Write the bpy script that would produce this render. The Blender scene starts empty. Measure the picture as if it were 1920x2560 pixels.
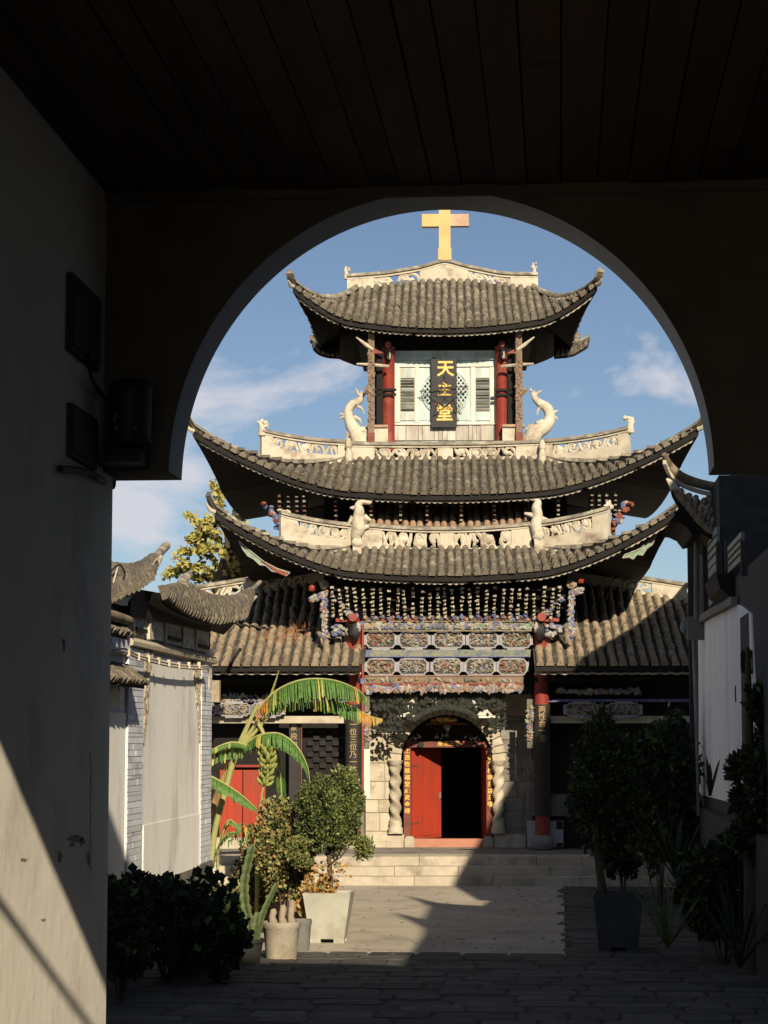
import bpy, math, random
from mathutils import Vector, Matrix
R = math.radians
SC = bpy.context.scene
COL = SC.collection
random.seed(7)

# ---------------------------------------------------------------- camera
F, CX, CY = 5500.0, 960.0, 1280.0            # focal length and centre in photo pixels (1920 x 2560)
TH, PS = math.atan(570 / F), math.atan(440 * math.cos(math.atan(570 / F)) / F)
CAM = Vector((0, 0, 3.0))
cd = bpy.data.cameras.new('camera')
cd.sensor_fit = 'VERTICAL'; cd.sensor_height = 36.0; cd.lens = F / 2560 * 36
cd.clip_start = 0.1; cd.clip_end = 3000
co = bpy.data.objects.new('camera', cd); COL.objects.link(co)
co.location = CAM; co.rotation_euler = (R(90) + TH, 0, PS)
SC.camera = co
CR = co.rotation_euler.to_matrix()

# ---------------------------------------------------------------- world, sun, exposure
SUN = Vector((-0.32, 1.0, -0.56)).normalized()          # direction the light travels
W = bpy.data.worlds.new('World'); SC.world = W; W.use_nodes = True
nt = W.node_tree; nt.nodes.clear()
def wn(t, **k):
    n = nt.nodes.new(t)
    for a, b in k.items(): setattr(n, a, b)
    return n
wl = nt.links.new
sky = wn('ShaderNodeTexSky', sky_type='NISHITA', sun_disc=False)
sky.sun_elevation = math.asin(-SUN.z); sky.sun_rotation = math.atan2(-SUN.x, -SUN.y)
sky.air_density = 1.0; sky.dust_density = 1.4; sky.ozone_density = 2.0; sky.altitude = 1900
tc = wn('ShaderNodeTexCoord')
mp = wn('ShaderNodeMapping'); mp.inputs['Scale'].default_value = (1.0, 1.0, 1.9)
mp.inputs['Location'].default_value = CLOUD_LOC = (2.062, 0.7, 1.341)
wl(tc.outputs['Generated'], mp.inputs['Vector'])
nz = wn('ShaderNodeTexNoise'); nz.inputs['Scale'].default_value = 5.0; nz.inputs['Detail'].default_value = 8
nz.inputs['Roughness'].default_value = 0.56; nz.inputs['Distortion'].default_value = 0.3
wl(mp.outputs['Vector'], nz.inputs['Vector'])
cr = wn('ShaderNodeValToRGB')
cr.color_ramp.elements[0].position = 0.535; cr.color_ramp.elements[0].color = (.03, .03, .03, 1)
cr.color_ramp.elements[1].position = 0.60; cr.color_ramp.elements[1].color = (0.8, 0.8, 0.8, 1)
wl(nz.outputs['Fac'], cr.inputs['Fac'])
mixc = wn('ShaderNodeMix', data_type='RGBA')
wl(cr.outputs['Color'], mixc.inputs['Factor'])
wl(sky.outputs['Color'], mixc.inputs['A'])
mixc.inputs['B'].default_value = (9.6, 9.4, 10.0, 1)
bg = wn('ShaderNodeBackground'); bg.inputs['Strength'].default_value = 0.056
wo = wn('ShaderNodeOutputWorld')
wl(mixc.outputs['Result'], bg.inputs['Color']); wl(bg.outputs['Background'], wo.inputs['Surface'])

sd = bpy.data.lights.new('sun', 'SUN'); sd.energy = 5.0; sd.angle = R(0.53); sd.color = (1.0, 0.86, 0.65)
so = bpy.data.objects.new('sun', sd); COL.objects.link(so)
so.location = (30, -60, 60); so.rotation_euler = SUN.to_track_quat('-Z', 'Y').to_euler()

SC.view_settings.view_transform = 'Standard'; SC.view_settings.look = 'None'
SC.view_settings.exposure = 0.40; SC.view_settings.gamma = 1.0
SC.view_settings.use_curve_mapping = False
SC.render.film_transparent = False
SC.cycles.max_bounces = 4; SC.cycles.diffuse_bounces = 1; SC.cycles.glossy_bounces = 2
SC.cycles.use_denoising = True

# ---------------------------------------------------------------- measuring helpers: photo pixel -> place
def ray(px, py):
    return CR @ Vector(((px - CX) / F, -(py - CY) / F, -1))
def atY(px, py, Y): d = ray(px, py); return CAM + d * (Y / d.y)
def atX(px, py, X): d = ray(px, py); return CAM + d * (X / d.x)
def atZ(px, py, Z=0.0): d = ray(px, py); return CAM + d * ((Z - CAM.z) / d.z)
_h = ray(1115, 1850); _h = Vector((_h.x, _h.y, 0)).normalized()
ALPHA = math.atan2(-_h.x, _h.y)
CHO = Vector((_h.x * 50.3, _h.y * 50.3, 0))              # church origin: on its axis, at the door wall
_Ri = Matrix.Rotation(-ALPHA, 3, 'Z')
_camL = _Ri @ (CAM - CHO)
def CH(px, py, v):
    d = _Ri @ ray(px, py)
    return _camL + d * ((v - _camL.y) / d.y)
def CU(px, v, py=1500): return CH(px, py, v).x
def CW(py, v, px=1115): return CH(px, py, v).z

# ---------------------------------------------------------------- materials
MATS = {}
def pm(name, a, b=None, scale=3.0, rough=0.85, bump=0.25, bscale=40.0, rnd=0.0, lo=0.35, hi=0.65, stretch=None, c=None, cs=0.8, metal=0.0, spec=0.3):
    """procedural material: a and b mixed by noise, c = rarer stains, rnd = brightness change from piece to piece"""
    m = bpy.data.materials.new(name); m.use_nodes = True
    n = m.node_tree.nodes; l = m.node_tree.links.new
    p = n['Principled BSDF']; p.inputs['Roughness'].default_value = rough; p.inputs['Metallic'].default_value = metal
    p.inputs['Specular IOR Level'].default_value = spec
    t = n.new('ShaderNodeTexCoord'); mpn = n.new('ShaderNodeMapping'); l(t.outputs['Object'], mpn.inputs['Vector'])
    if stretch: mpn.inputs['Scale'].default_value = stretch
    info = n.new('ShaderNodeObjectInfo')
    if rnd > 0:
        vm = n.new('ShaderNodeVectorMath'); vm.operation = 'ADD'
        sc = n.new('ShaderNodeVectorMath'); sc.operation = 'SCALE'; sc.inputs[0].default_value = (37, 19, 53)
        l(info.outputs['Random'], sc.inputs['Scale']); l(mpn.outputs['Vector'], vm.inputs[0]); l(sc.outputs['Vector'], vm.inputs[1])
        vec = vm.outputs['Vector']
    else: vec = mpn.outputs['Vector']
    nz = n.new('ShaderNodeTexNoise'); nz.inputs['Scale'].default_value = scale; nz.inputs['Detail'].default_value = 6; nz.inputs['Roughness'].default_value = 0.6
    l(vec, nz.inputs['Vector'])
    r = n.new('ShaderNodeValToRGB'); r.color_ramp.elements[0].position = lo; r.color_ramp.elements[1].position = hi
    r.color_ramp.elements[0].color = (*a, 1); r.color_ramp.elements[1].color = (*(b or a), 1)
    l(nz.outputs['Fac'], r.inputs['Fac']); col = r.outputs['Color']
    if c:
        n2 = n.new('ShaderNodeTexNoise'); n2.inputs['Scale'].default_value = cs; n2.inputs['Detail'].default_value = 8; n2.inputs['Roughness'].default_value = 0.65
        l(vec, n2.inputs['Vector'])
        r2 = n.new('ShaderNodeValToRGB'); r2.color_ramp.elements[0].position = 0.52; r2.color_ramp.elements[1].position = 0.68
        l(n2.outputs['Fac'], r2.inputs['Fac'])
        mx = n.new('ShaderNodeMix'); mx.data_type = 'RGBA'; l(r2.outputs['Color'], mx.inputs['Factor'])
        l(col, mx.inputs['A']); mx.inputs['B'].default_value = (*c, 1); col = mx.outputs['Result']
    if rnd > 0:
        mr = n.new('ShaderNodeMapRange'); mr.inputs['To Min'].default_value = 1 - rnd; mr.inputs['To Max'].default_value = 1 + rnd
        l(info.outputs['Random'], mr.inputs['Value'])
        hs = n.new('ShaderNodeHueSaturation'); l(mr.outputs['Result'], hs.inputs['Value']); l(col, hs.inputs['Color']); col = hs.outputs['Color']
    l(col, p.inputs['Base Color'])
    if bump > 0:
        bn = n.new('ShaderNodeTexNoise'); bn.inputs['Scale'].default_value = bscale; bn.inputs['Detail'].default_value = 5
        l(vec, bn.inputs['Vector']); bp = n.new('ShaderNodeBump'); bp.inputs['Strength'].default_value = bump; bp.inputs['Distance'].default_value = 0.02
        l(bn.outputs['Fac'], bp.inputs['Height']); l(bp.outputs['Normal'], p.inputs['Normal'])
    MATS[name] = m
    return m
tile = pm('roof_tile', (.085, .073, .056), (.185, .158, .118), 5, .9, .3, 50, .25, c=(.28, .245, .18), cs=3.2)
tile_w = pm('warm_tile', (.20, .155, .105), (.38, .30, .20), 5, .9, .15, 50, .25, c=(.10, .085, .065), cs=2.6)
tile_o = pm('orange_tile', (.30, .19, .12), (.44, .30, .20), 5, .9, .3, 50, .1)
pan = pm('pan_tile_shade', (.035, .032, .027), (.085, .075, .06), 9, .95, .3, 60, c=(.15, .13, .10), cs=4)  # kept darker to stand for the shade between cover tiles
lime = pm('lime_plaster', (.55, .495, .39), (.43, .375, .28), 2.6, .92, .3, 35, 0, .42, .72, c=(.24, .19, .14), cs=1.9)
lime_c = pm('clean_lime', (.58, .525, .42), (.47, .415, .32), 3, .92, .6, 22, c=(.33, .27, .20), cs=3.0)
cope = pm('ridge_coping', (.13, .115, .09), (.30, .27, .21), 4, .95, .4, 45, c=(.48, .43, .34), cs=2.5)
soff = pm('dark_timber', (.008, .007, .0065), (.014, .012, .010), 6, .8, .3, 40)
dark = pm('black_paint', (.008, .008, .008), (.014, .013, .012), 6, .6, .1, 40)
red = pm('red_lacquer', (.27, .036, .022), (.20, .032, .022), 4, .55, .15, 30, 0, c=(.30, .10, .06), cs=3)
reddoor = pm('red_door_paint', (.38, .042, .017), (.29, .034, .016), 2.2, .62, .2, 26, 0, .35, .7, stretch=(1.6, 1.6, .5), c=(.24, .05, .03), cs=2.2, spec=.3)
redbrown = pm('red_brown_wood', (.20, .055, .035), (.12, .04, .03), 5, .6, .2, 30)
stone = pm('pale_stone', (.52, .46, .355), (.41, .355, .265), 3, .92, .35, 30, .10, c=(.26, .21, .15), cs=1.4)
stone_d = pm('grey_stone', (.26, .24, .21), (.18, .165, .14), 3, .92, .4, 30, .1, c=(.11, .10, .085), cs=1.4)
gold = pm('gold_leaf', (.85, .55, .12), (.70, .42, .08), 8, .4, .1, 40, spec=.6)
crossgold = pm('yellow_paint', (.60, .42, .18), (.52, .35, .14), 2, .7, .1, 30)
crosspale = pm('worn_yellow_paint', (.52, .37, .25), (.40, .27, .19), 5, .8, .2, 30)
ptgreen = pm('pale_green_paint', (.52, .61, .57), (.38, .50, .49), 5, .8, .25, 30, 0, .4, .7, stretch=(1, 1, .25), c=(.38, .33, .26), cs=2)
ptgrey = pm('weathered_board', (.52, .50, .43), (.36, .31, .25), 6, .9, .3, 30, .15, stretch=(1, 1, .18), c=(.24, .18, .13), cs=3)
ptwhite = pm('white_trim', (.70, .68, .58), (.58, .55, .46), 5, .8, .2, 30)
slatm = pm('shutter_slat', (.40, .44, .40), (.24, .23, .18), 3, .85, .2, 30, .35)
blue = pm('blue_paint', (.085, .10, .23), (.19, .20, .30), 14, .8, .3, 40, .2)
white = pm('white_paint', (.40, .38, .34), (.26, .25, .22), 12, .85, .3, 40)
green = pm('green_paint', (.13, .24, .15), (.27, .34, .24), 14, .8, .3, 40)
orng = pm('orange_red_paint', (.28, .08, .045), (.18, .055, .035), 14, .8, .3, 40)
pink = pm('pink_paint', (.31, .20, .15), (.22, .13, .095), 14, .8, .3, 40)
sage = pm('sage_paint', (.17, .17, .125), (.10, .105, .085), 14, .8, .3, 40)
cream = pm('cream_carving', (.38, .32, .22), (.25, .20, .135), 14, .85, .3, 40)

# ---------------------------------------------------------------- mesh helpers
class MB:
    def __init__(s): s.v = []; s.f = []; s.m = []
    def add(s, vs, fs, mi=0):
        o = len(s.v); s.v += [tuple(x) for x in vs]; s.f += [tuple(i + o for i in f) for f in fs]; s.m += [mi] * len(fs)
    def box(s, x0, x1, y0, y1, z0, z1, mi=0):
        vs = [(x, y, z) for z in (z0, z1) for y in (y0, y1) for x in (x0, x1)]
        s.add(vs, [(0, 2, 3, 1), (4, 5, 7, 6), (0, 1, 5, 4), (2, 6, 7, 3), (0, 4, 6, 2), (1, 3, 7, 5)], mi)
    def obox(s, M, hx, hy, hz, mi=0):
        vs = [M @ Vector((x, y, z)) for z in (-hz, hz) for y in (-hy, hy) for x in (-hx, hx)]
        s.add(vs, [(0, 2, 3, 1), (4, 5, 7, 6), (0, 1, 5, 4), (2, 6, 7, 3), (0, 4, 6, 2), (1, 3, 7, 5)], mi)
    def tube(s, pts, r, n=8, mi=0, cap=True, squash=1.0):
        pts = [Vector(p) for p in pts]; k = len(pts)
        rs = r if isinstance(r, (list, tuple)) else [r] * k
        ring = []; ref = None
        for i, p in enumerate(pts):
            t = (pts[min(i + 1, k - 1)] - pts[max(i - 1, 0)]).normalized()
            if ref is None:
                ref = t.cross(Vector((0, 0, 1)))
                if ref.length < .05: ref = t.cross(Vector((1, 0, 0)))
            ref = (ref - t * ref.dot(t)).normalized(); b = t.cross(ref)
            ring.append([p + (ref * math.cos(2 * math.pi * j / n) + b * squash * math.sin(2 * math.pi * j / n)) * rs[i] for j in range(n)])
        vs = [q for rr in ring for q in rr]
        fs = [(i * n + j, i * n + (j + 1) % n, (i + 1) * n + (j + 1) % n, (i + 1) * n + j) for i in range(k - 1) for j in range(n)]
        if cap: fs += [tuple(range(n - 1, -1, -1)), tuple((k - 1) * n + j for j in range(n))]
        s.add(vs, fs, mi)
    def lathe(s, prof, n=20, c=(0, 0, 0), mi=0, capb=True, capt=True):
        vs = [(c[0] + r * math.cos(2 * math.pi * j / n), c[1] + r * math.sin(2 * math.pi * j / n), c[2] + z) for r, z in prof for j in range(n)]
        k = len(prof)
        fs = [(i * n + j, i * n + (j + 1) % n, (i + 1) * n + (j + 1) % n, (i + 1) * n + j) for i in range(k - 1) for j in range(n)]
        if capb: fs.append(tuple(range(n - 1, -1, -1)))
        if capt: fs.append(tuple((k - 1) * n + j for j in range(n)))
        s.add(vs, fs, mi)
    def sweep(s, pts, prof, mi=0, closed=True, up=Vector((0, 0, 1))):
        """profile (side, up) carried along a path"""
        pts = [Vector(p) for p in pts]; k = len(pts); n = len(prof); vs = []
        for i, p in enumerate(pts):
            t = (pts[min(i + 1, k - 1)] - pts[max(i - 1, 0)]); sd_ = t.cross(up).normalized()
            vs += [p + sd_ * a + up * b for a, b in prof]
        fs = [(i * n + j, (i + 1) * n + j, (i + 1) * n + (j + 1) % n, i * n + (j + 1) % n) for i in range(k - 1) for j in range(n if closed else n - 1)]
        if closed: fs += [tuple(range(n)), tuple((k - 1) * n + j for j in range(n - 1, -1, -1))]
        s.add(vs, fs, mi)
    def prism(s, poly, y0, y1, mi=0, fn=None):
        """polygon in (x, z), extruded from y0 to y1"""
        n = len(poly); fn = fn or (lambda x, y, z: (x, y, z))
        vs = [fn(x, y0, z) for x, z in poly] + [fn(x, y1, z) for x, z in poly]
        fs = [tuple(range(n)), tuple(range(2 * n - 1, n - 1, -1))] + [(i, i + n, (i + 1) % n + n, (i + 1) % n) for i in range(n)]
        s.add(vs, fs, mi)
    def blob(s, c, rx, ry, rz, mi=0, n=8, k=5, rough=0.0, rot=None):
        c = Vector(c); vs = []; 
        for i in range(k + 1):
            th = math.pi * i / k
            for j in range(n):
                ph = 2 * math.pi * j / n; q = 1 + rough * random.uniform(-1, 1)
                p = Vector((rx * math.sin(th) * math.cos(ph) * q, ry * math.sin(th) * math.sin(ph) * q, rz * math.cos(th) * q))
                vs.append(c + (rot @ p if rot else p))
        fs = [(i * n + j, i * n + (j + 1) % n, (i + 1) * n + (j + 1) % n, (i + 1) * n + j) for i in range(k) for j in range(n)]
        s.add(vs, fs, mi)
    def mesh(s, name, mats, smooth=False):
        me = bpy.data.meshes.new(name); me.from_pydata(s.v, [], s.f)
        mats = mats if isinstance(mats, (list, tuple)) else [mats]
        for m in mats: me.materials.append(m)
        if len(mats) > 1: me.polygons.foreach_set('material_index', s.m)
        if smooth: me.polygons.foreach_set('use_smooth', [True] * len(me.polygons))
        me.update(); return me
    def build(s, name, mats, parent=None, smooth=False, origin=None, kind=None):
        if origin is not None:
            o_ = Vector(origin); s.v = [tuple(Vector(x) - o_) for x in s.v]
        ob = bpy.data.objects.new(name, s.mesh(name, mats, smooth)); COL.objects.link(ob)
        if origin is not None: ob.location = origin
        if parent: ob.parent = parent
        if kind: ob['kind'] = kind
        if smooth: smooth_sharp(ob)
        return ob
def smooth_sharp(ob, ang=45):
    try: ob.data.set_sharp_from_angle(angle=R(ang))
    except Exception: pass
def tag(o, label=None, cat=None, group=None, kind=None):
    if label: o['label'] = label
    if cat: o['category'] = cat
    if group: o['group'] = group
    if kind: o['kind'] = kind
    return o
def empty(name, loc=(0, 0, 0), rz=0.0, label=None, cat=None, group=None):
    o = bpy.data.objects.new(name, None); COL.objects.link(o); o.location = loc; o.rotation_euler = (0, 0, rz); o.empty_display_size = .2
    return tag(o, label, cat, group)
def inst(mesh, name, M, parent):
    o = bpy.data.objects.new(name, mesh); COL.objects.link(o); o.parent = parent; o.matrix_local = M
    return o
def lerp(a, b, t): return a + (b - a) * t
def frame(p, yv, zv):
    y = Vector(yv).normalized(); x = y.cross(Vector(zv)).normalized(); z = x.cross(y)
    M = Matrix(((x.x, y.x, z.x, p[0]), (x.y, y.y, z.y, p[1]), (x.z, y.z, z.z, p[2]), (0, 0, 0, 1)))
    return M
def text_mesh(body, size, mat, name='lettering', depth=.006, bold=.012):
    cu = bpy.data.curves.new('t', 'FONT'); cu.body = body; cu.size = size; cu.align_x = 'CENTER'; cu.align_y = 'CENTER'
    cu.extrude = depth; cu.offset = bold * size; cu.resolution_u = 2
    ob = bpy.data.objects.new('t', cu); COL.objects.link(ob)
    dg = bpy.context.evaluated_depsgraph_get(); me = bpy.data.meshes.new_from_object(ob.evaluated_get(dg))
    bpy.data.objects.remove(ob); bpy.data.curves.remove(cu)
    me.materials.clear(); me.materials.append(mat); me.name = name
    return me
def put_text(body, size, mat, p, parent, name='character', bold=.012, rot=None, sx=1.0):
    me = text_mesh(body, size, mat, name, bold=bold)
    o = bpy.data.objects.new(name, me); COL.objects.link(o); o.parent = parent
    o.location = p; o.rotation_euler = rot or (R(90), 0, 0); o.scale = (sx, 1, 1)
    return o
# ================================================================ ground
gm = pm('courtyard_concrete', (.42, .365, .285), (.33, .29, .225), .8, .93, .3, 14, 0, .35, .65, c=(.26, .225, .175), cs=.9)
b = MB(); n = 60
b.add([(-400, -200, 0), (400, -200, 0), (400, 900, 0), (-400, 900, 0)], [(0, 1, 2, 3)])
g = b.build('ground', gm); tag(g, kind='structure')

# stone setts of the near court; dark right strip added to deepen shade
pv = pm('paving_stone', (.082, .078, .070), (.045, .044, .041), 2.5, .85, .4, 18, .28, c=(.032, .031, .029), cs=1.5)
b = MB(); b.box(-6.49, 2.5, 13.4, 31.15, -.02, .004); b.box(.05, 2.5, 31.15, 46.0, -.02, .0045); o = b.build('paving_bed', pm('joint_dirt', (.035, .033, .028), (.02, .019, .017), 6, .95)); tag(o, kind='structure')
b = MB(); b.box(-90, 90, -120, 3.9, -.02, .012); o = b.build('unseen_dark_street', pm('asphalt', (.04, .04, .04), (.03, .03, .03), 3, .9)); tag(o, kind='structure')  # unseen dark ground behind the gate, added to cut bounced light
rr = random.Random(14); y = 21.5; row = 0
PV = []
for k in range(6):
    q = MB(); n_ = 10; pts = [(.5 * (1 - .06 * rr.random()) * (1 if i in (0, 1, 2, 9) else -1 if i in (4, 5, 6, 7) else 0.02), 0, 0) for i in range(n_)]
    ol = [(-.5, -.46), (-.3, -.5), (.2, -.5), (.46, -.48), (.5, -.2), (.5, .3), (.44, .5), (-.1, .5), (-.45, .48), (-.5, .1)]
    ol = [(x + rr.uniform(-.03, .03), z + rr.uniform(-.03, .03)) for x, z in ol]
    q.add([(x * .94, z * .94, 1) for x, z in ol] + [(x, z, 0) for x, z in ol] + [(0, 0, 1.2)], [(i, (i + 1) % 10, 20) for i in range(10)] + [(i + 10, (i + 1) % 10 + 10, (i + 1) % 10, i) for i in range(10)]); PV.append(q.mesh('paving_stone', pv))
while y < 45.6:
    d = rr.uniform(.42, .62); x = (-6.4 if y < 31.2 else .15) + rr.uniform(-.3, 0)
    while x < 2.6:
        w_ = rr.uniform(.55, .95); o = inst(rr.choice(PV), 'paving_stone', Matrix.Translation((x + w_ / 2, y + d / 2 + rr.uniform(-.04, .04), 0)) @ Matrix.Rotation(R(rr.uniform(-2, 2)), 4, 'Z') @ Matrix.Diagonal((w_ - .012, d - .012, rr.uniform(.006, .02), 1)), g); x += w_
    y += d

# fallen leaves and grit on the court
b = MB(); rr = random.Random(33)
for k in range(420):
    x, y = rr.uniform(-5.6, 2.2), rr.uniform(24, 45.5); s = rr.uniform(.02, .05); a = rr.uniform(0, 6.28); z = .006 if y > 32.7 else .05
    c_, s_ = math.cos(a) * s, math.sin(a) * s
    b.add([(x - c_, y - s_, z), (x + s_ * .5, y - c_ * .5, z + s * .3), (x + c_, y + s_, z + .004), (x - s_ * .5, y + c_ * .5, z + s * .2)], [(0, 1, 2, 3)])
o = b.build('fallen_leaves', pm('fallen_leaf', (.22, .14, .06), (.13, .085, .04), 5, .9)); tag(o, 'dry fallen leaves scattered over the courtyard paving', 'leaves', kind='stuff')
# ================================================================ gatehouse the photograph is taken from
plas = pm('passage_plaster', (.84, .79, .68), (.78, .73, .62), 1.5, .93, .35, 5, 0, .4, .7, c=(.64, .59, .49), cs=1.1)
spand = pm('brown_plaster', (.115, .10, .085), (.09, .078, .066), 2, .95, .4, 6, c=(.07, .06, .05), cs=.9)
soffm = pm('grey_soffit', (.46, .48, .50), (.40, .42, .44), 2, .9, .1, 40)
ceilw = pm('ceiling_timber', (.034, .021, .014), (.055, .034, .022), 1.5, .75, .15, 20, .3, stretch=(6, .6, 1))
K = 1.375
GY0, GY1 = 8.99 * K, 9.31 * K
GX = -2.6; GC, GR, GZ = -.673, 1.547, 4.50
gate = empty('gatehouse', (GC, GY0, 1.4), 0, 'dark gateway with round arch, plank ceiling and cream side wall', 'gatehouse')
def gb(b, nm, m, **k):
    o_ = Vector((GC, GY0, 1.4)); b.v = [tuple(Vector(x) - o_) for x in b.v]; return b.build(nm, m, gate, **k)
b = MB(); b.box(GX - .7, GX, 3.2, 9.19 * K, -.2, 6.4); gb(b, 'side_wall', plas)
b = MB(); b.box(GX - .7, GX, -14, 3.2, -.2, 5.6); gb(b, 'added_screen_wall', spand)  # unseen walls added on both sides to cut sky light in the passage
b = MB(); b.box(2.0, 2.7, -14, 4.7, -.2, 5.6); gb(b, 'added_screen_wall', spand)
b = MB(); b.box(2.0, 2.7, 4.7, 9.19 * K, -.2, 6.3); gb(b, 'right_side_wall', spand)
# wall with the arch cut out
b = MB(); N = 110; zb0, zt0 = 4.53, 6.5
arc = [(GC + GR * math.cos(math.pi * i / N), max(zb0, GZ + (GR + .085) * math.sin(math.pi * i / N))) for i in range(N + 1)]
for y, fl in ((GY0, 0), (GY1, 1)):
    vs = [(x, y, z) for x, z in arc] + [(x, y, zt0) for x, z in arc]
    fs = [(i, N + 1 + i, N + 2 + i, i + 1) for i in range(N)]
    b.add(vs, [f[::-1] for f in fs] if fl else fs, 0)
b.add([(x, y, z) for x, z in arc for y in (GY0, GY1)], [(2 * i, 2 * i + 2, 2 * i + 3, 2 * i + 1) for i in range(N)], 1)
for x0, x1 in ((GX - .3, GC - GR), (GC + GR, 2.3)):
    b.add([(x0, GY0, zb0), (x1, GY0, zb0), (x1, GY0, zt0), (x0, GY0, zt0)], [(0, 1, 2, 3)], 0)
    b.add([(x0, GY1, zb0), (x1, GY1, zb0), (x1, GY1, zt0), (x0, GY1, zt0)], [(3, 2, 1, 0)], 0)
    b.add([(x0, GY0, zb0), (x1, GY0, zb0), (x1, GY1, zb0), (x0, GY1, zb0)], [(3, 2, 1, 0)], 0)
b.add([(GX - .3, GY0, zt0), (2.3, GY0, zt0), (2.3, GY1, zt0), (GX - .3, GY1, zt0)], [(0, 1, 2, 3)], 0)
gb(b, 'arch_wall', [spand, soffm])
# ceiling of planks running with the passage
x = GX - .15; rr = random.Random(5)
while x < 2.1:
    w_ = rr.uniform(.17, .21); y = 4.45; e = rr.uniform(.006, .014)
    while y < GY0 - .02:
        ln = rr.uniform(2.2, 4.6); y1 = min(y + ln, GY0 - .002); z = 6.145 + rr.uniform(0, .012)
        if GY0 - y1 < .6: y1 = GY0 - .002
        pb = MB(); pb.box(x + e / 2, x + w_ - e / 2, y + .002, y1 - .002, z, z + .03); gb(pb, 'ceiling_plank', ceilw); y = y1
    x += w_
b = MB(); b.box(GX - .3, 2.3, 4.46, GY0, 6.2, 6.5); gb(b, 'ceiling_deck', soff)
b = MB(); b.box(GX + .002, 2.0, GY0 - .05, GY0 - .002, 6.10, 6.16); gb(b, 'ceiling_moulding', spand)
# floor, upper storey and roof that shade the court
b = MB(); b.box(-6, 6, -14, 12.1, 0, 1.4); gb(b, 'passage_floor', pm('passage_stone', (.028, .027, .026), (.022, .0215, .021), 2, .9, .3, 20))
for i in range(8):
    b = MB(); b.box(-2.6, 2.0, 12.1 + .32 * i, 12.42 + .32 * i, 0, 1.4 - .175 * (i + 1)); gb(b, 'passage_step', stone_d)
b = MB(); b.box(-5.0, 5.0, 4.46, GY1, 6.52, 8.8); gb(b, 'upper_storey_wall', plas)
b = MB(); b.box(-5.0, GX - .7, 4.72, GY1, 0, 6.52); b.box(2.7, 5.0, 4.72, GY1, 0, 6.52); gb(b, 'lower_wall', plas)
yr = 8.6
b = MB(); b.add([(-6.4, 3.9, 8.6), (5.4, 3.9, 8.6), (5.4, 13.3, 8.6), (-6.4, 13.3, 8.6), (-4.4, yr, 11.95), (4.1, yr, 11.95)], [(0, 1, 5, 4), (1, 2, 5), (2, 3, 4, 5), (3, 0, 4), (3, 2, 1, 0)]); gb(b, 'gate_roof', tile)
b = MB(); b.box(-3.2, 1.5, 6.9, 10.3, 10, 12.9); gb(b, 'gate_lantern_wall', plas)
b = MB(); b.add([(-4.0, 6.2, 12.7), (2.1, 6.2, 12.9), (2.1, 11.0, 12.9), (-4.0, 11.0, 12.7), (-3.2, yr, 14.8), (1.45, yr, 14.9)], [(0, 1, 5, 4), (1, 2, 5), (2, 3, 4, 5), (3, 0, 4), (3, 2, 1, 0)]); gb(b, 'gate_lantern_roof', tile)
b = MB(); b.tube([(-1.5, 4.1, 5.24), (1.1, 4.1, 6.5)], .028, 7); gb(b, 'hanging_rod', soff)
# ================================================================ roof tiles
def barrel_mesh(name, mat, cap):
    b = MB(); N = 6; o0 = [math.pi * (-.06 + 1.12 * i / N) for i in range(N + 1)]
    ring = lambda r, y: [(r * math.cos(a), y, r * math.sin(a)) for a in o0]
    b.add(ring(1.0, 0) + ring(.97, .12) + ring(.88, 1.06), [(i, i + 1, N + 2 + i, N + 1 + i) for i in range(N)] + [(N + 1 + i, N + 2 + i, 2 * N + 3 + i, 2 * N + 2 + i) for i in range(N)])
    if cap: b.add(ring(1.0, 0), [tuple(range(N, -1, -1))])
    else: b.add(ring(1.0, 0) + ring(.78, 0), [(i + 1, i, N + 1 + i, N + 2 + i) for i in range(N)])
    return b.mesh(name, mat, True)
TB = {}
def tiles_for(mat):
    if mat.name not in TB: TB[mat.name] = (barrel_mesh('eave_tile', mat, True), barrel_mesh('cover_tile', mat, False))
    return TB[mat.name]
def tmesh_into(b, me, M, mi=0):
    b.add([M @ v.co for v in me.vertices], [tuple(p.vertices) for p in me.polygons], mi)

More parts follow.
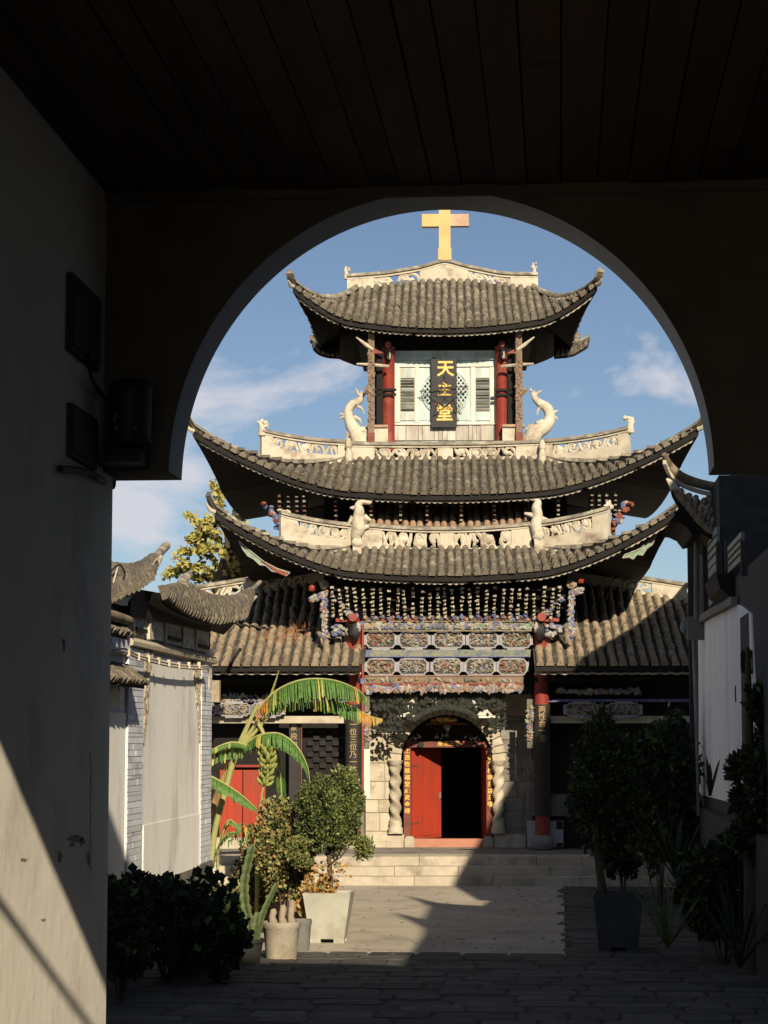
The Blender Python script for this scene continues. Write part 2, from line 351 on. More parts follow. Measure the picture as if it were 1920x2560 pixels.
def slope(parent, S, Umin, Umax, tmax, spacing=.2, L=.27, r=.082, rows=1, mat=None, nu=40, pans=True, nm='roof_slope', tilemode=True, thick=.15, nt_=8, rag=0.0):
    """one tiled slope. S(U, t) -> point, t from eave to ridge"""
    mat = mat or tile
    cap, plain = tiles_for(mat)
    b = MB(); us = [lerp(Umin, Umax, i / nu) for i in range(nu + 1)]
    for layer, off in ((0, -.02), (1, -thick)):
        vs = []
        for U in us:
            tm = max(tmax(U), 0.002)
            for j in range(nt_ + 1): vs.append(S(U, tm * j / nt_) + Vector((0, 0, off)))
        n = nt_ + 1
        fs = [(i * n + j, (i + 1) * n + j, (i + 1) * n + j + 1, i * n + j + 1) for i in range(nu) for j in range(nt_)]
        if layer: fs = [f[::-1] for f in fs]
        b.add(vs, fs, layer)
    off = (nu + 1) * (nt_ + 1); n = nt_ + 1
    fs = [(i * n, i * n + off, (i + 1) * n + off, (i + 1) * n) for i in range(nu)]
    fs += [(i * n + nt_, (i + 1) * n + nt_, (i + 1) * n + nt_ + off, i * n + nt_ + off) for i in range(nu)]
    fs += [(j, j + 1, j + 1 + off, j + off) for j in range(nt_)] + [(nu * n + j, nu * n + j + off, nu * n + j + 1 + off, nu * n + j + 1) for j in range(nt_)]
    b.f += fs; b.m += [1] * len(fs)
    base = b.build(nm, [pan, soff], parent)
    ncol = int(round((Umax - Umin) / spacing)); st = MB(); pn = MB()
    for c in range(ncol + 1):
        U = Umin + spacing * .5 + (Umax - Umin - spacing) * c / ncol if ncol else 0
        tm = tmax(U)
        ln = sum((S(U, tm * (i + 1) / 6) - S(U, tm * i / 6)).length for i in range(6))
        if ln < .12: continue
        k = max(1, round(ln / L)); jit = random.gauss(0, .011)
        for i in range(k):
            t0, t1 = tm * i / k, tm * (i + 1) / k
            p, q = S(U, t0), S(U, t1); dU = S(U + .05, t0) - S(U - .05, t0)
            y = (q - p); nz_ = dU.cross(y)
            if nz_.z < 0: nz_ = -nz_
            if i == 0: p = p - y.normalized() * (.05 + random.uniform(-.012, .02)); y = q - p
            p = p + nz_.normalized() * .032 + dU.normalized() * (jit + random.gauss(0, .007)) - Vector((0, 0, .02))
            rr = r * random.uniform(.95, 1.06)
            yj = y.normalized() + dU.normalized() * random.gauss(0, .028)
            M = frame(p, yj, nz_) @ Matrix.Diagonal((rr, y.length * 1.0, rr * random.uniform(1.1, 1.3), 1))
            if i < rows and tilemode: inst(cap if i == 0 else plain, 'eave_tile' if i == 0 else 'cover_tile', M, base)
            else: tmesh_into(st, cap if i == 0 else plain, M)
        if pans:
            Ug = U + spacing * .5; tg = tmax(Ug)
            lg = (S(Ug, tg) - S(Ug, 0)).length; kk = int(lg / .095)
            for i in range(kk):
                p, q = S(Ug, tg * i / kk), S(Ug, tg * (i + 1) / kk); dU = S(Ug + .05, 0) - S(Ug - .05, 0); y = q - p; nz_ = dU.cross(y)
                if nz_.z < 0: nz_ = -nz_
                M = frame((p + q) * .5 + Vector((0, 0, .012 + random.uniform(0, .008))), y.normalized() + nz_.normalized() * -.22, nz_)
                pn.obox(M, spacing * .36, y.length * .62, .012)
    if st.v: st.build('tile_courses', mat, base, True, kind='stuff')
    if pn.v: pn.build('pan_tiles', pan, base, kind='stuff')
    return base

def catmull(pts, n=6):
    P = [Vector(p) for p in pts]; P = [P[0] * 2 - P[1]] + P + [P[-1] * 2 - P[-2]]; out = []
    for i in range(1, len(P) - 2):
        for j in range(n):
            t = j / n; a, b_, c, d = P[i - 1:i + 3]
            out.append(.5 * ((2 * b_) + (c - a) * t + (2 * a - 5 * b_ + 4 * c - d) * t * t + (3 * b_ - a - 3 * c + d) * t ** 3))
    out.append(P[-2]); return out
def along(pts, s):
    k = len(pts) - 1; x = min(max(s, 0), 1) * k; i = min(int(x), k - 1); return Vector(pts[i]).lerp(Vector(pts[i + 1]), x - i)
def sub(pts, a, b, n=10): return [along(pts, lerp(a, b, i / n)) for i in range(n + 1)]

def hip_ridge(parent, pts, rb=.075, top=.07, nm='hip_ridge', mats=None, lift=.03):
    b = MB()
    b.sweep(pts, [(-rb, -.06), (rb, -.06), (rb, lift), (-rb, lift)], 0)
    tp = [Vector(p) + Vector((0, 0, lift + .005)) for p in pts]
    b.sweep(tp, [(-top - .03, 0), (top + .03, 0), (top + .03, .03), (-top - .03, .03)], 1)
    b.sweep([p + Vector((0, 0, .03)) for p in tp], [(top * math.cos(math.pi * i / 6), top * 1.1 * math.sin(math.pi * i / 6)) for i in range(7)], 1)
    return b.build(nm, mats or [pan, cope], parent)

SCROLLS = [[(0, 0), (.06, .55), (.25, .95), (.42, .6), (.36, .25), (.55, .02), (.8, .3), (.98, .98)],
           [(0, 1), (.12, .35), (.4, .05), (.72, .25), (.62, .68), (.38, .62), (.42, .38)],
           [(.02, .05), (.2, .9), (.45, .55), (.4, .1)], [(.1, 1), (.3, .45), (.65, .35), (.85, .0)],
           [(0, .1), (.3, .8), (.6, .8), (.9, .1)], [(1, 0), (.9, .6), (.6, .95), (.35, .7), (.5, .4), (.7, .5)]]
def openwork(parent, pts, h, solids=((0, .14), (.88, 1)), mods=4, th=.13, seed=1, nm='roof_crest', foot=.03, rad=.036):
    rnd = random.Random(seed); b = MB()
    b.sweep(pts, [(-th / 2, -foot), (th / 2, -foot), (th / 2, .07), (-th / 2, .07)])
    up = lambda L_, z: [Vector(p) + Vector((0, 0, z)) for p in L_]
    b.sweep(up(pts, h - .05), [(-th / 2 - .01, 0), (th / 2 + .01, 0), (th / 2 + .01, .05), (-th / 2 - .01, .05)])
    for s0, s1 in solids: b.sweep(up(sub(pts, s0, s1), .07), [(-th * .46, 0), (th * .46, 0), (th * .46, h - .12), (-th * .46, h - .12)])
    o = b.build(nm, lime, parent)
    c = MB(); P = up(pts, h + .002)
    c.sweep(P, [(-th / 2 - .05, 0), (th / 2 + .05, 0), (th / 2 + .05, .035), (-th / 2 - .05, .035)])
    c.sweep(up(P, .036), [(.075 * math.cos(math.pi * i / 5), .06 * math.sin(math.pi * i / 5)) for i in range(6)])
    c.build('coping', cope, o)
    gaps = []; e = 0.0
    for s0, s1 in list(solids) + [(1, 1)]:
        if s0 - e > .03: gaps.append((e, s0))
        e = s1
    tot = sum(g[1] - g[0] for g in gaps)
    for g in gaps:
        m = max(1, round(mods * (g[1] - g[0]) / tot))
        for i in range(m):
            a0, a1 = lerp(*g, i / m), lerp(*g, (i + 1) / m); sc = MB()
            for q in rnd.sample(SCROLLS, 2):
                fl = rnd.random() < .5
                P2 = catmull([along(pts, lerp(a0, a1, (1 - x) if fl else x)) + Vector((0, 0, lerp(.06, h - .05, z))) for x, z in q], 5)
                k = len(P2); sc.tube(P2, [rad * (1.25 - .7 * abs(j / (k - 1) - .4)) * rnd.uniform(.9, 1.15) for j in range(k)], 6, squash=1.0)
            if rnd.random() < .4:
                cc = along(pts, lerp(a0, a1, rnd.uniform(.3, .7))) + Vector((0, 0, h * rnd.uniform(.35, .6)))
                sc.blob(cc, rad * 3.0, rad * 1.6, h * .24, 0, 8, 5, .2)
            sc.build('scroll_carving', lime_c if rnd.random() < .5 else lime, o, True)
    return o

# ================================================================ the church
church = empty('church', CHO, ALPHA, 'three-tiered church tower with upswept grey tile roofs, white crests and golden cross', 'church')

def hip_tier(nm, cv, A, B, f, a, b_, wm, wr0, rise, sag, rows, p=1.5, topt=1.0, hump=0.0):
    roof = MB(); 
    def q_(U): return max(0, (abs(U) - a) / (A + f - a))
    def tmx(U): return topt * (1 - q_(U)) if abs(U) > a else topt
    def front(U, t):
        wr = wr0 + hump * max(0, 1 - (U / a) ** 2); q = q_(U); v0 = cv - (B + f * q * q); we = wm + rise * q ** p + sag * (U / (A + f)) ** 2
        return Vector((U * (1 - .02 * t), lerp(v0, cv - b_, t), we + (wr - we) * (.7 * t + .3 * t * t)))
    def qs(V): return max(0, (abs(V) - b_) / (B + f - b_))
    def tms(V): return topt * (1 - qs(V)) if abs(V) > b_ else topt
    def side(sg):
        def S(V, t):
            wr = wr0; q = qs(V); u0 = A + f * q * q; we = wm + rise * q ** p + sag * max(0, (abs(V) / (B + f))) ** 2 * .5 + sag * .5
            return Vector((sg * lerp(u0, a, t), cv + V * (1 - .02 * t), we + (wr - we) * (.7 * t + .3 * t * t)))
        return S
    base = slope(church, front, -(A + f), A + f, tmx, rows=rows, nm=nm)
    for sg in (-1, 1):
        S = side(sg)
        slope(base, S, -(B + f), B + f, tms, tilemode=False, pans=False, nm='side_slope', nu=24)
    Sb = lambda U, t: Vector((front(U, t).x, 2 * cv - front(U, t).y, front(U, t).z))
    slope(base, Sb, -(A + f), A + f, tmx, tilemode=False, pans=False, nm='rear_slope', nu=24, spacing=.4)
    # white lime drip line just inside the eave
    rr = random.Random(3)
    for sg in (-1, 1):
        U = 0.0
        while U < A + f - .12:
            ln = rr.uniform(.5, 1.4); U1 = min(U + ln, A + f - .1)
            pts = []; k = max(3, int((U1 - U) / .035))
            for i in range(k + 1):
                x = lerp(U, U1, i / k); pt = front(sg * x, 0); pts.append(pt + Vector((0, .10, -.185 + .014 * math.sin(x * 47) + rr.uniform(-.006, .006))))
            d = MB(); d.tube(pts, [.006 + .018 * min(1, min(i, k - i) / 2) * rr.uniform(.75, 1.15) for i in range(k + 1)], 5); d.build('drip_edge', lime_c, base)
            U = U1 + (rr.uniform(.02, .12) if rr.random() < .7 else 0.0)
    # under-eave rafters
    for i in range(int((A + f) / .32) * 2 + 1):
        U = (i - int((A + f) / .32)) * .32
        e = front(U, .02) + Vector((0, .14, -.2)); g = front(U, min(.8, tmx(U))) + Vector((0, 0, -.22))
        if (g - e).length < .3: continue
        d = MB(); d.obox(frame((e + g) / 2, g - e, (0, 0, 1)), .035, (g - e).length / 2, .04); d.build('rafter', soff, base)
    return base, front, tmx, q_

# ---- tiers (numbers read off the photograph)
T3 = hip_tier('lower_roof', 4.4, 4.68, 6.05, .42, 2.1, 4.4, 6.64, 7.36, .78, .60, 1)
T2 = hip_tier('middle_roof', 4.95, 5.32, 5.225, .42, 2.34, 3.16, 8.6, 9.66, .80, .62, 2)
T1 = hip_tier('upper_roof', 4.26, 3.16, 2.885, .44, 2.28, .12, 12.78, 14.22, .42, .50, 1, hump=.24)

def hips(T, cv, A, f, a, s0=0.0, rb=.05, tip=.2):
    base, front, tmx, q_ = T
    for sg in (-1, 1):
        pts = []
        for i in range(15):
            U = lerp(a, A + f, i / 14); pts.append(front(sg * U, tmx(U)) + Vector((0, 0, .05)))
        d = (pts[-1] - pts[-3]).normalized()
        pts += [pts[-1] + d * tip * .5 + Vector((0, 0, .05)), pts[-1] + d * tip + Vector((0, 0, .16))]
        hip_ridge(base, pts, rb)
        m = MB(); e = pts[-3] + Vector((0, -.03, -.06))
        m.tube([e, e + d * .12 + Vector((0, 0, -.02)), e + d * .26 + Vector((0, 0, .06))], [.06, .05, .015], 7); m.build('tip_ornament', stone, base, True)
hips(T3, 4.4, 4.68, .42, 2.1); hips(T2, 4.95, 5.32, .42, 2.34); hips(T1, 4.26, 3.16, .44, 2.28, tip=.2)

# ---- storey bodies
def cbox(x0, x1, y0, y1, z0, z1, nm, m, parent=None):
    b = MB(); b.box(x0, x1, y0, y1, z0, z1); return b.build(nm, m, parent or church)
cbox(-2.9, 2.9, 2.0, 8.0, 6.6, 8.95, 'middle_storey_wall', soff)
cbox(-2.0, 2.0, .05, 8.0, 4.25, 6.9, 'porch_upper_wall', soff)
cbox(-2.25, 2.25, 2.05, 7.2, 8.95, 9.9, 'tower_plinth', stone_d)
# bracket pillars in the shade of the middle storey
for i, px in enumerate([705, 727, 748, 766, 843, 930, 1003, 1068, 1153, 1235, 1392, 1474, 1492, 1510, 1532]):
    p = CH(px, 1285, .9); b = MB(); z0 = CW(1345, .9); z1 = CW(1245, .9)
    for k in range(9):
        z = lerp(z0, z1, (k + .5) / 9); b.box(p.x - .032, p.x + .032, .45 - .06 * k, .75, z - random.uniform(.01, .03), z + random.uniform(.0, .025), random.choice([0, 0, 1, 2]))
        b.box(p.x - .02, p.x + .02, .5 - .05 * k, 1.0, z + .03, z + .08, 3)
    b.build('bracket_pillar', [stone_d, redbrown, cream, soff], church)
for sg, px in ((-1, 690), (1, 1545)):
    b = MB(); rr = random.Random(5 + sg)
    for k in range(26):
        t = rr.random(); p = CH(px + sg * (-18 + 42 * t) + rr.uniform(-10, 10), 1318 - 58 * t + rr.uniform(-8, 10), .35)
        b.blob((p.x, p.y + rr.uniform(-.1, .1), p.z), rr.uniform(.05, .1), .06, rr.uniform(.035, .07), rr.choice([0, 0, 1, 1, 2]), 7, 4, .3)
    q0, q1 = CH(px - sg * 22, 1330, .45), CH(px + sg * 12, 1275, .45)
    b.tube([q0, (q0 + q1) / 2, q1], [.1, .09, .05], 6, 1); b.build('dragon_bracket', [blue, orng, white], church, True)

# ---- white crests
def arcpts(v, x0, y0, x1, y1, sagpx=0, n=12, v1=None):
    out = []
    for i in range(n + 1):
        t = i / n; out.append(CH(lerp(x0, x1, t), lerp(y0, y1, t) + sagpx * 4 * t * (1 - t), lerp(v, v if v1 is None else v1, t)))
    return out
# middle roof crest
openwork(T2[0], arcpts(1.78, 875, 1150, 1352, 1146, 4), .36, ((0, .13), (.46, .54), (.87, 1)), 8, seed=2)
openwork(T2[0], arcpts(.75, 652, 1118, 864, 1146, 6, v1=1.7), .36, ((0, .13), (.9, 1)), 5, seed=3, foot=.32)
openwork(T2[0], arcpts(1.7, 1362, 1144, 1574, 1112, 6, v1=.75), .36, ((0, .1), (.87, 1)), 5, seed=4, foot=.32)
# lower roof crest
openwork(T3[0], arcpts(0.0, 905, 1368, 1330, 1366, 12), .48, ((0, .12), (.46, .54), (.88, 1)), 8, seed=6, rad=.042)
openwork(T3[0], arcpts(-.8, 700, 1328, 875, 1358, 4, v1=-.1), .38, ((0, .24), (.95, 1)), 5, seed=7, foot=.3)
openwork(T3[0], arcpts(-.1, 1352, 1352, 1524, 1316, 4, v1=-.8), .38, ((.76, 1),), 5, seed=8, foot=.3)
# upper roof crest, rising to the cross
crest = catmull([CH(868, 728, 4.2), CH(950, 722, 4.2), CH(1050, 712, 4.2), CH(1112, 702, 4.2), CH(1170, 710, 4.2), CH(1262, 722, 4.2), CH(1345, 724, 4.2)], 4)
b = MB(); sill = [(-.07, 0), (.07, 0), (.07, .06), (-.07, .06)]
b.sweep(crest, sill)
def top_z(px): 
    t = abs(px - 1112) / 240; return lerp(.52, .30, min(1, t * 1.15)) + (.06 * max(0, t - .75))
xs = [868 + 477 * i / 36 for i in range(37)]
tops = [CH(x, 725, 4.2) + Vector((0, 0, 0)) for x in xs]
tp = []
for i, x in enumerate(xs):
    q = along(crest, i / 36); tp.append(Vector((q.x, q.y, q.z + (lerp(.46, .34, min(1, abs(i - 18) / 11)) if True else 0))))
b.sweep([t - Vector((0, 0, .05)) for t in tp], sill)
for i0, i1 in ((0, 5), (12, 24), (31, 36)):
    seg = [along(crest, i / 36) for i in range(i0, i1 + 1)]; n = len(seg)
    vs = []; 
    for k, i in enumerate(range(i0, i1 + 1)):
        for s_ in (-.06, .06): vs += [(seg[k].x, seg[k].y + s_, seg[k].z + .05), (tp[i].x, tp[i].y + s_, tp[i].z - .04)]
    fs = []
    for k in range(n - 1):
        a4 = 4 * k; fs += [(a4, a4 + 4, a4 + 5, a4 + 1), (a4 + 2, a4 + 3, a4 + 7, a4 + 6)]
    fs += [(0, 1, 3, 2), (4 * n - 4, 4 * n - 2, 4 * n - 1, 4 * n - 3)]; b.add(vs, fs)
cr1 = b.build('roof_crest', lime, T1[0])
b = MB(); b.sweep([t + Vector((0, 0, .012)) for t in tp], [(-.12, 0), (.12, 0), (.12, .035), (.06, .085), (-.06, .085), (-.12, .035)]); b.build('coping', cope, cr1)
rr = random.Random(21)
for i0, i1 in ((5, 12), (24, 31)):
    for h_ in range(2):
        sc = MB(); j0 = lerp(i0, i1, h_ / 2); j1 = lerp(i0, i1, (h_ + 1) / 2)
        for q in rr.sample(SCROLLS, 3):
            P2 = catmull([along(crest, lerp(j0, j1, x) / 36) + Vector((0, 0, lerp(.05, .32, z))) for x, z in q], 5)
            sc.tube(P2, [.04 * (1.2 - .6 * abs(j / (len(P2) - 1) - .4)) for j in range(len(P2))], 6)
        sc.build('scroll_carving', lime_c, cr1, True)
# cross
cv_ = 4.2; b = MB()
c0 = CH(1112, 650, cv_); hw = .145
b.box(c0.x - hw, c0.x + hw, cv_ - .1, cv_ + .1, c0.z - .02, CW(537, cv_) + .42)
b.box(c0.x - hw - .02, c0.x + hw + .02, cv_ - .12, cv_ + .12, c0.z - .02, c0.z + .28)
xl, xr = CU(1055, cv_, 550), CU(1172, cv_, 550); zb, zt = CW(568, cv_), CW(537, cv_)
b.box(xl, c0.x + hw + .003, cv_ - .103, cv_ + .103, zb, zt)
b.box(c0.x + hw + .003, xr, cv_ - .099, cv_ + .099, zb + .01, zt - .004, 1)
b.build('cross', [crossgold, crosspale], church)

# ---- white fish, statues and end ornaments
def zz(l, ox, oy, s, v): return [CH(ox + x / s, oy + y / s, v) for x, y in l]
def fish(nm, pts, rad, v, fins=(), parent=None, sq=1.15):
    P = catmull(zz(*pts, v), 5); k = len(P); b = MB()
    b.tube(P, [rad[min(int(i / (k - 1) * (len(rad) - 1)), len(rad) - 2)] * (1 - (i / (k - 1) * (len(rad) - 1)) % 1) + rad[min(int(i / (k - 1) * (len(rad) - 1)) + 1, len(rad) - 1)] * ((i / (k - 1) * (len(rad) - 1)) % 1) for i in range(k)], 9, squash=sq)
    for f_, r0, r1 in fins:
        Q = zz(f_, pts[1], pts[2], pts[3], v); b.tube(Q, [lerp(r0, r1, i / (len(Q) - 1)) for i in range(len(Q))], 7, squash=1.0)
    return b.build(nm, lime_c, parent or church, True)
Z1 = (660, 500, 1.8433)
vf = 1.98
fish('fish_ornament', ([(462, 1190), (450, 1130), (425, 1075), (398, 1025), (388, 980), (402, 945), (432, 928), (448, 912), (446, 885)], *Z1), [.2, .2, .17, .12, .1, .09, .085, .06, .035], vf, [([(448, 908), (432, 888), (424, 868)], .06, .012), ([(448, 908), (464, 890), (470, 872)], .06, .012), ([(448, 905), (448, 880)], .05, .012), ([(396, 985), (372, 990), (345, 984)], .08, .012), ([(385, 990), (362, 1002), (346, 1008)], .06, .012), ([(430, 950), (452, 962), (462, 985)], .05, .012), ([(415, 1000), (440, 1010), (450, 1030)], .06, .015), ([(440, 1070), (470, 1062), (480, 1100)], .15, .1), ([(400, 1060), (388, 1080), (378, 1110)], .09, .03)])
fish('fish_ornament', ([(1215, 1190), (1225, 1130), (1250, 1075), (1300, 1040), (1318, 1000), (1305, 960), (1270, 935), (1248, 912), (1240, 880)], *Z1), [.2, .2, .19, .14, .115, .11, .09, .065, .035], vf, [([(1244, 908), (1262, 888), (1280, 878)], .06, .012), ([(1244, 908), (1234, 885), (1226, 866)], .055, .012), ([(1312, 990), (1338, 978), (1356, 970)], .08, .012), ([(1316, 995), (1342, 1000), (1354, 1010)], .06, .012), ([(1275, 950), (1262, 970), (1258, 990)], .05, .012), ([(1262, 1040), (1290, 1020)], .13, .08), ([(1240, 1050), (1222, 1045), (1206, 1058)], .1, .03)])
Z7 = (640, 1060, 4.1475)
fish('fish_ornament', ([(1080, 1240), (1035, 1170), (1060, 1080), (1060, 990), (1070, 900), (1060, 840), (1110, 800), (1180, 810), (1195, 750)], *Z7), [.10, .15, .2, .17, .14, .10, .09, .07, .03], -.12, [([(1180, 800), (1150, 735)], .06, .02), ([(1185, 795), (1225, 740)], .05, .02), ([(1020, 870), (975, 870)], .06, .02), ([(1010, 970), (960, 1030)], .08, .03), ([(1120, 960), (1190, 1000)], .08, .03), ([(1000, 1090), (940, 1070)], .07, .04), ([(1100, 1080), (1170, 1060)], .07, .04)], T3[0], .85)
Z3 = (1100, 1000, 2.37)
fish('fish_ornament', ([(590, 870), (580, 800), (570, 740), (580, 690), (572, 640), (580, 605), (560, 585), (515, 580)], *Z3), [.10, .15, .17, .14, .14, .10, .08, .03], -.12, [([(525, 582), (500, 560)], .05, .02), ([(530, 580), (520, 600)], .05, .02), ([(560, 685), (500, 672)], .07, .03), ([(600, 700), (650, 712)], .06, .02), ([(565, 745), (530, 740)], .06, .03), ([(600, 745), (632, 738)], .06, .03)], T3[0], .85)
def ornament(px, py, h, v, parent, seed=1, w=.1):
    rr = random.Random(seed); p = CH(px, py, v); b = MB()
    b.tube([p - Vector((0, 0, .06)), p + Vector((0, 0, h * .45)), p + Vector((rr.uniform(-.06, .06), 0, h * .75)), p + Vector((rr.uniform(-.04, .04), 0, h))], [w, w * .8, w * .55, w * .4], 8)
    for k in range(6): b.blob(p + Vector((rr.uniform(-1, 1) * w * 1.4, rr.uniform(-.04, .04), h * rr.uniform(.5, 1.05))), w * rr.uniform(.35, .7), w * .4, w * rr.uniform(.3, .6), 0, 7, 4, .3)
    return b.build('crest_ornament', lime, parent, True)
ornament(655, 1083, .33, .75, T2[0], 1); ornament(1576, 1076, .31, .75, T2[0], 2)
ornament(866, 692, .24, 4.2, T1[0], 3, .07); ornament(1336, 686, .30, 4.2, T1[0], 4, .06)
ornament(708, 1292, .15, -.7, T3[0], 5); ornament(1516, 1284, .28, -.7, T3[0], 6, .1)
for px, py in ((872, 1165), (1356, 1168)):
    p = CH(px, py, 1.55); b = MB()
    b.lathe([(.13, -.1), (.13, .06), (.08, .08), (.10, .16), (.085, .3), (.06, .42), (.09, .46), (.07, .58), (.03, .66)], 10, p); b.box(p.x - .16, p.x + .16, p.y - .14, p.y + .2, p.z - .34, p.z - .08); b.build('statue_post', lime, T2[0], True)
for px, py in ((893, 1390), (1347, 1372)):
    p = CH(px, py, -.3); b = MB(); b.box(p.x - .1, p.x + .1, p.y - .05, p.y + .3, p.z - .2, p.z + .22); b.blob(p + Vector((0, -.02, .3)), .15, .1, .12, 0, 8, 5, .2); b.build('statue_post', lime, T3[0], True)
# row of warm tiles of the slope behind the lower crest
Sx = lambda U, t: Vector((U, .25 + 1.6 * t, 7.84 + .10 * (U / 2) ** 2 + .75 * t))
slope(T3[0], Sx, -2.0, 2.0, lambda U: 1.0, rows=0, mat=tile_o, nm='behind_crest_slope', nu=12, spacing=.205, L=.4)
# ================================================================ bell storey
vp = 2.34
def pxb(x0, y0, x1, y1, v, d, nm, m, parent=None, ret=False):
    """box whose front face fills a photo rectangle at depth v, d deep"""
    a = CH(x0, y1, v); c = CH(x1, y0, v); b = MB(); b.box(min(a.x, c.x), max(a.x, c.x), v, v + d, min(a.z, c.z), max(a.z, c.z))
    return b if ret else b.build(nm, m, parent or church)
Zb = lambda x, y: (900 + x / 3.7705, 860 + y / 3.7705)
def zb(x0, y0, x1, y1, v, d, nm, m, parent=None): return pxb(*Zb(x0, y0), *Zb(x1, y1), v, d, nm, m, parent)
panel = zb(290, 60, 1310, 965, vp + .06, .2, 'bell_storey_front', ptgreen)
cbox(-1.55, 1.55, 3.0, 6.3, 12.25, 13.2, 'bell_storey_ceiling', soff)
cbox(-1.12, 1.12, vp + .265, 5.6, 9.9, 12.25, 'bell_storey_core', soff)
zb(300, 118, 1300, 150, vp, .06, 'top_rail', ptgreen, panel); zb(300, 200, 1300, 216, vp + .02, .04, 'moulding', ptwhite, panel)
for x0, x1 in ((305, 375), (520, 556), (1048, 1086), (1228, 1296)): zb(x0, 218, x1, 735, vp + .015, .045, 'frame_stile', ptwhite, panel)
zb(296, 737, 1304, 762, vp - .02, .08, 'sill_rail', ptwhite, panel)
rr = random.Random(4); x = 318
while x < 1290:
    w_ = rr.choice([36, 120, 40, 115, 125]); x1 = min(x + w_, 1296); zb(x, 766, x1 - 4, 908, vp + rr.uniform(.01, .03), .05, 'board', ptgrey, panel); x = x1
for x0, x1 in ((380, 516), (1090, 1224)):
    sh = zb(x0, 225, x1, 722, vp + .04, .02, 'shutter', dark if 0 else ptwhite, panel)
    for y0_, y1_ in ((226, 318), (640, 720)): zb(x0 + 6, y0_, x1 - 6, y1_, vp + .03, .015, 'shutter_panel', ptgreen, sh)
    zb(x0 + 4, 322, x1 - 4, 636, vp + .036, .01, 'louvre_gap', dark, sh)
    for k in range(11):
        y = lerp(330, 632, (k + .5) / 11); a = CH(*Zb(x0 + 5, y), vp + .02); c = CH(*Zb(x1 - 5, y), vp + .02); b = MB()
        b.obox(Matrix.Translation((a + c) / 2) @ Matrix.Rotation(R(-42 + rr.uniform(-22, 14)), 4, 'X'), (c.x - a.x) / 2, .034, .007); b.build('slat', slatm, sh)
for x0, x1 in ((558, 690), (905, 1046)): zb(x0, 245, x1, 718, vp + .045, .018, 'round_window_board', ptgreen, panel)
# round lattice window
cc = CH(*Zb(804, 450), vp); rw = .56; b = MB()
b.prism([(cc.x + rw * math.cos(a), cc.z + rw * math.sin(a)) for a in [2 * math.pi * i / 40 for i in range(40)]], vp + .034, vp + .044); rwin = b.build('round_window', dark, panel)
b = MB(); b.tube([(cc.x + rw * math.cos(a), vp + .025, cc.z + rw * math.sin(a)) for a in [2 * math.pi * i / 40 for i in range(41)]], .022, 6); b.build('window_ring', ptgreen, rwin, True)
for k in range(-9, 10):
    for dg in (1, -1):
        d_ = k * .085 * 1.0
        h_ = math.sqrt(max(0, rw * rw - d_ * d_))
        if h_ < .08: continue
        c2, s2 = math.cos(R(52 * dg)), math.sin(R(52 * dg)); p = Vector((cc.x - s2 * d_, vp + .022 + .008 * (dg > 0), cc.z + c2 * d_))
        b = MB(); b.obox(frame(p, (c2, 0, s2), (0, -1, 0)), .015, h_, .004); b.build('lattice_bar', ptgreen, rwin)
# plaque
pl = zb(674, 140, 912, 785, vp - .12, .07, 'plaque', pm('plaque_black', (.014, .014, .015), (.022, .021, .02), 5, .45, .05, 30), church)
tag(pl, 'black name plaque with gilded characters')
zb(690, 120, 700, 300, vp - .06, .1, 'bracket_bar', soff, pl)
for ch, x, y, s in (('天', 806, 240, .42), ('主', 800, 436, .36), ('堂', 798, 660, .42)):
    p = CH(*Zb(x, y), vp - .126); put_text(ch, s, gold, p, pl, bold=.022)
p = CH(*Zb(868, 222), vp - .122); b = MB(); b.box(p.x - .02, p.x + .02, p.y - .005, p.y, p.z - .035, p.z + .035); b.build('seal_mark', reddoor, pl)
p = CH(*Zb(728, 555), vp - .122); b = MB(); b.box(p.x - .055, p.x + .055, p.y - .005, p.y, p.z - .055, p.z + .055); b.build('seal_mark', redbrown, pl)
p = CH(*Zb(948, 572), vp + .012); b = MB(); b.box(p.x - .03, p.x + .03, p.y - .012, p.y, p.z - .085, p.z + .085); b.build('paper_tag', white, panel)
timb0 = pm('wire_grey', (.07, .07, .068), (.05, .05, .05), 5, .6)
st = [Zb(*q) for q in ((800, 290), (945, 665), (565, 445), (1005, 405), (695, 670))]
b = MB()
for k in range(5):
    a, c = CH(*st[k], vp - .19), CH(*st[(k + 1) % 5], vp - .19)
    P = [a.lerp(c, i / 8) + Vector((rr.uniform(-.012, .012), rr.uniform(-.01, .01), rr.uniform(-.012, .012))) for i in range(9)]
    b.tube(P, .007, 5); b.tube([q + Vector((.03, 0, .02)) for q in P], .006, 5)
for q in st: b.tube([CH(*Zb(805, 490), vp - .19), CH(*q, vp - .19)], .006, 4)
for y in (408, 520): b.tube([CH(*Zb(805, y), vp - .19), CH(*Zb(805, y), vp - .1)], .012, 5)
b.build('star_light_frame', timb0, pl)
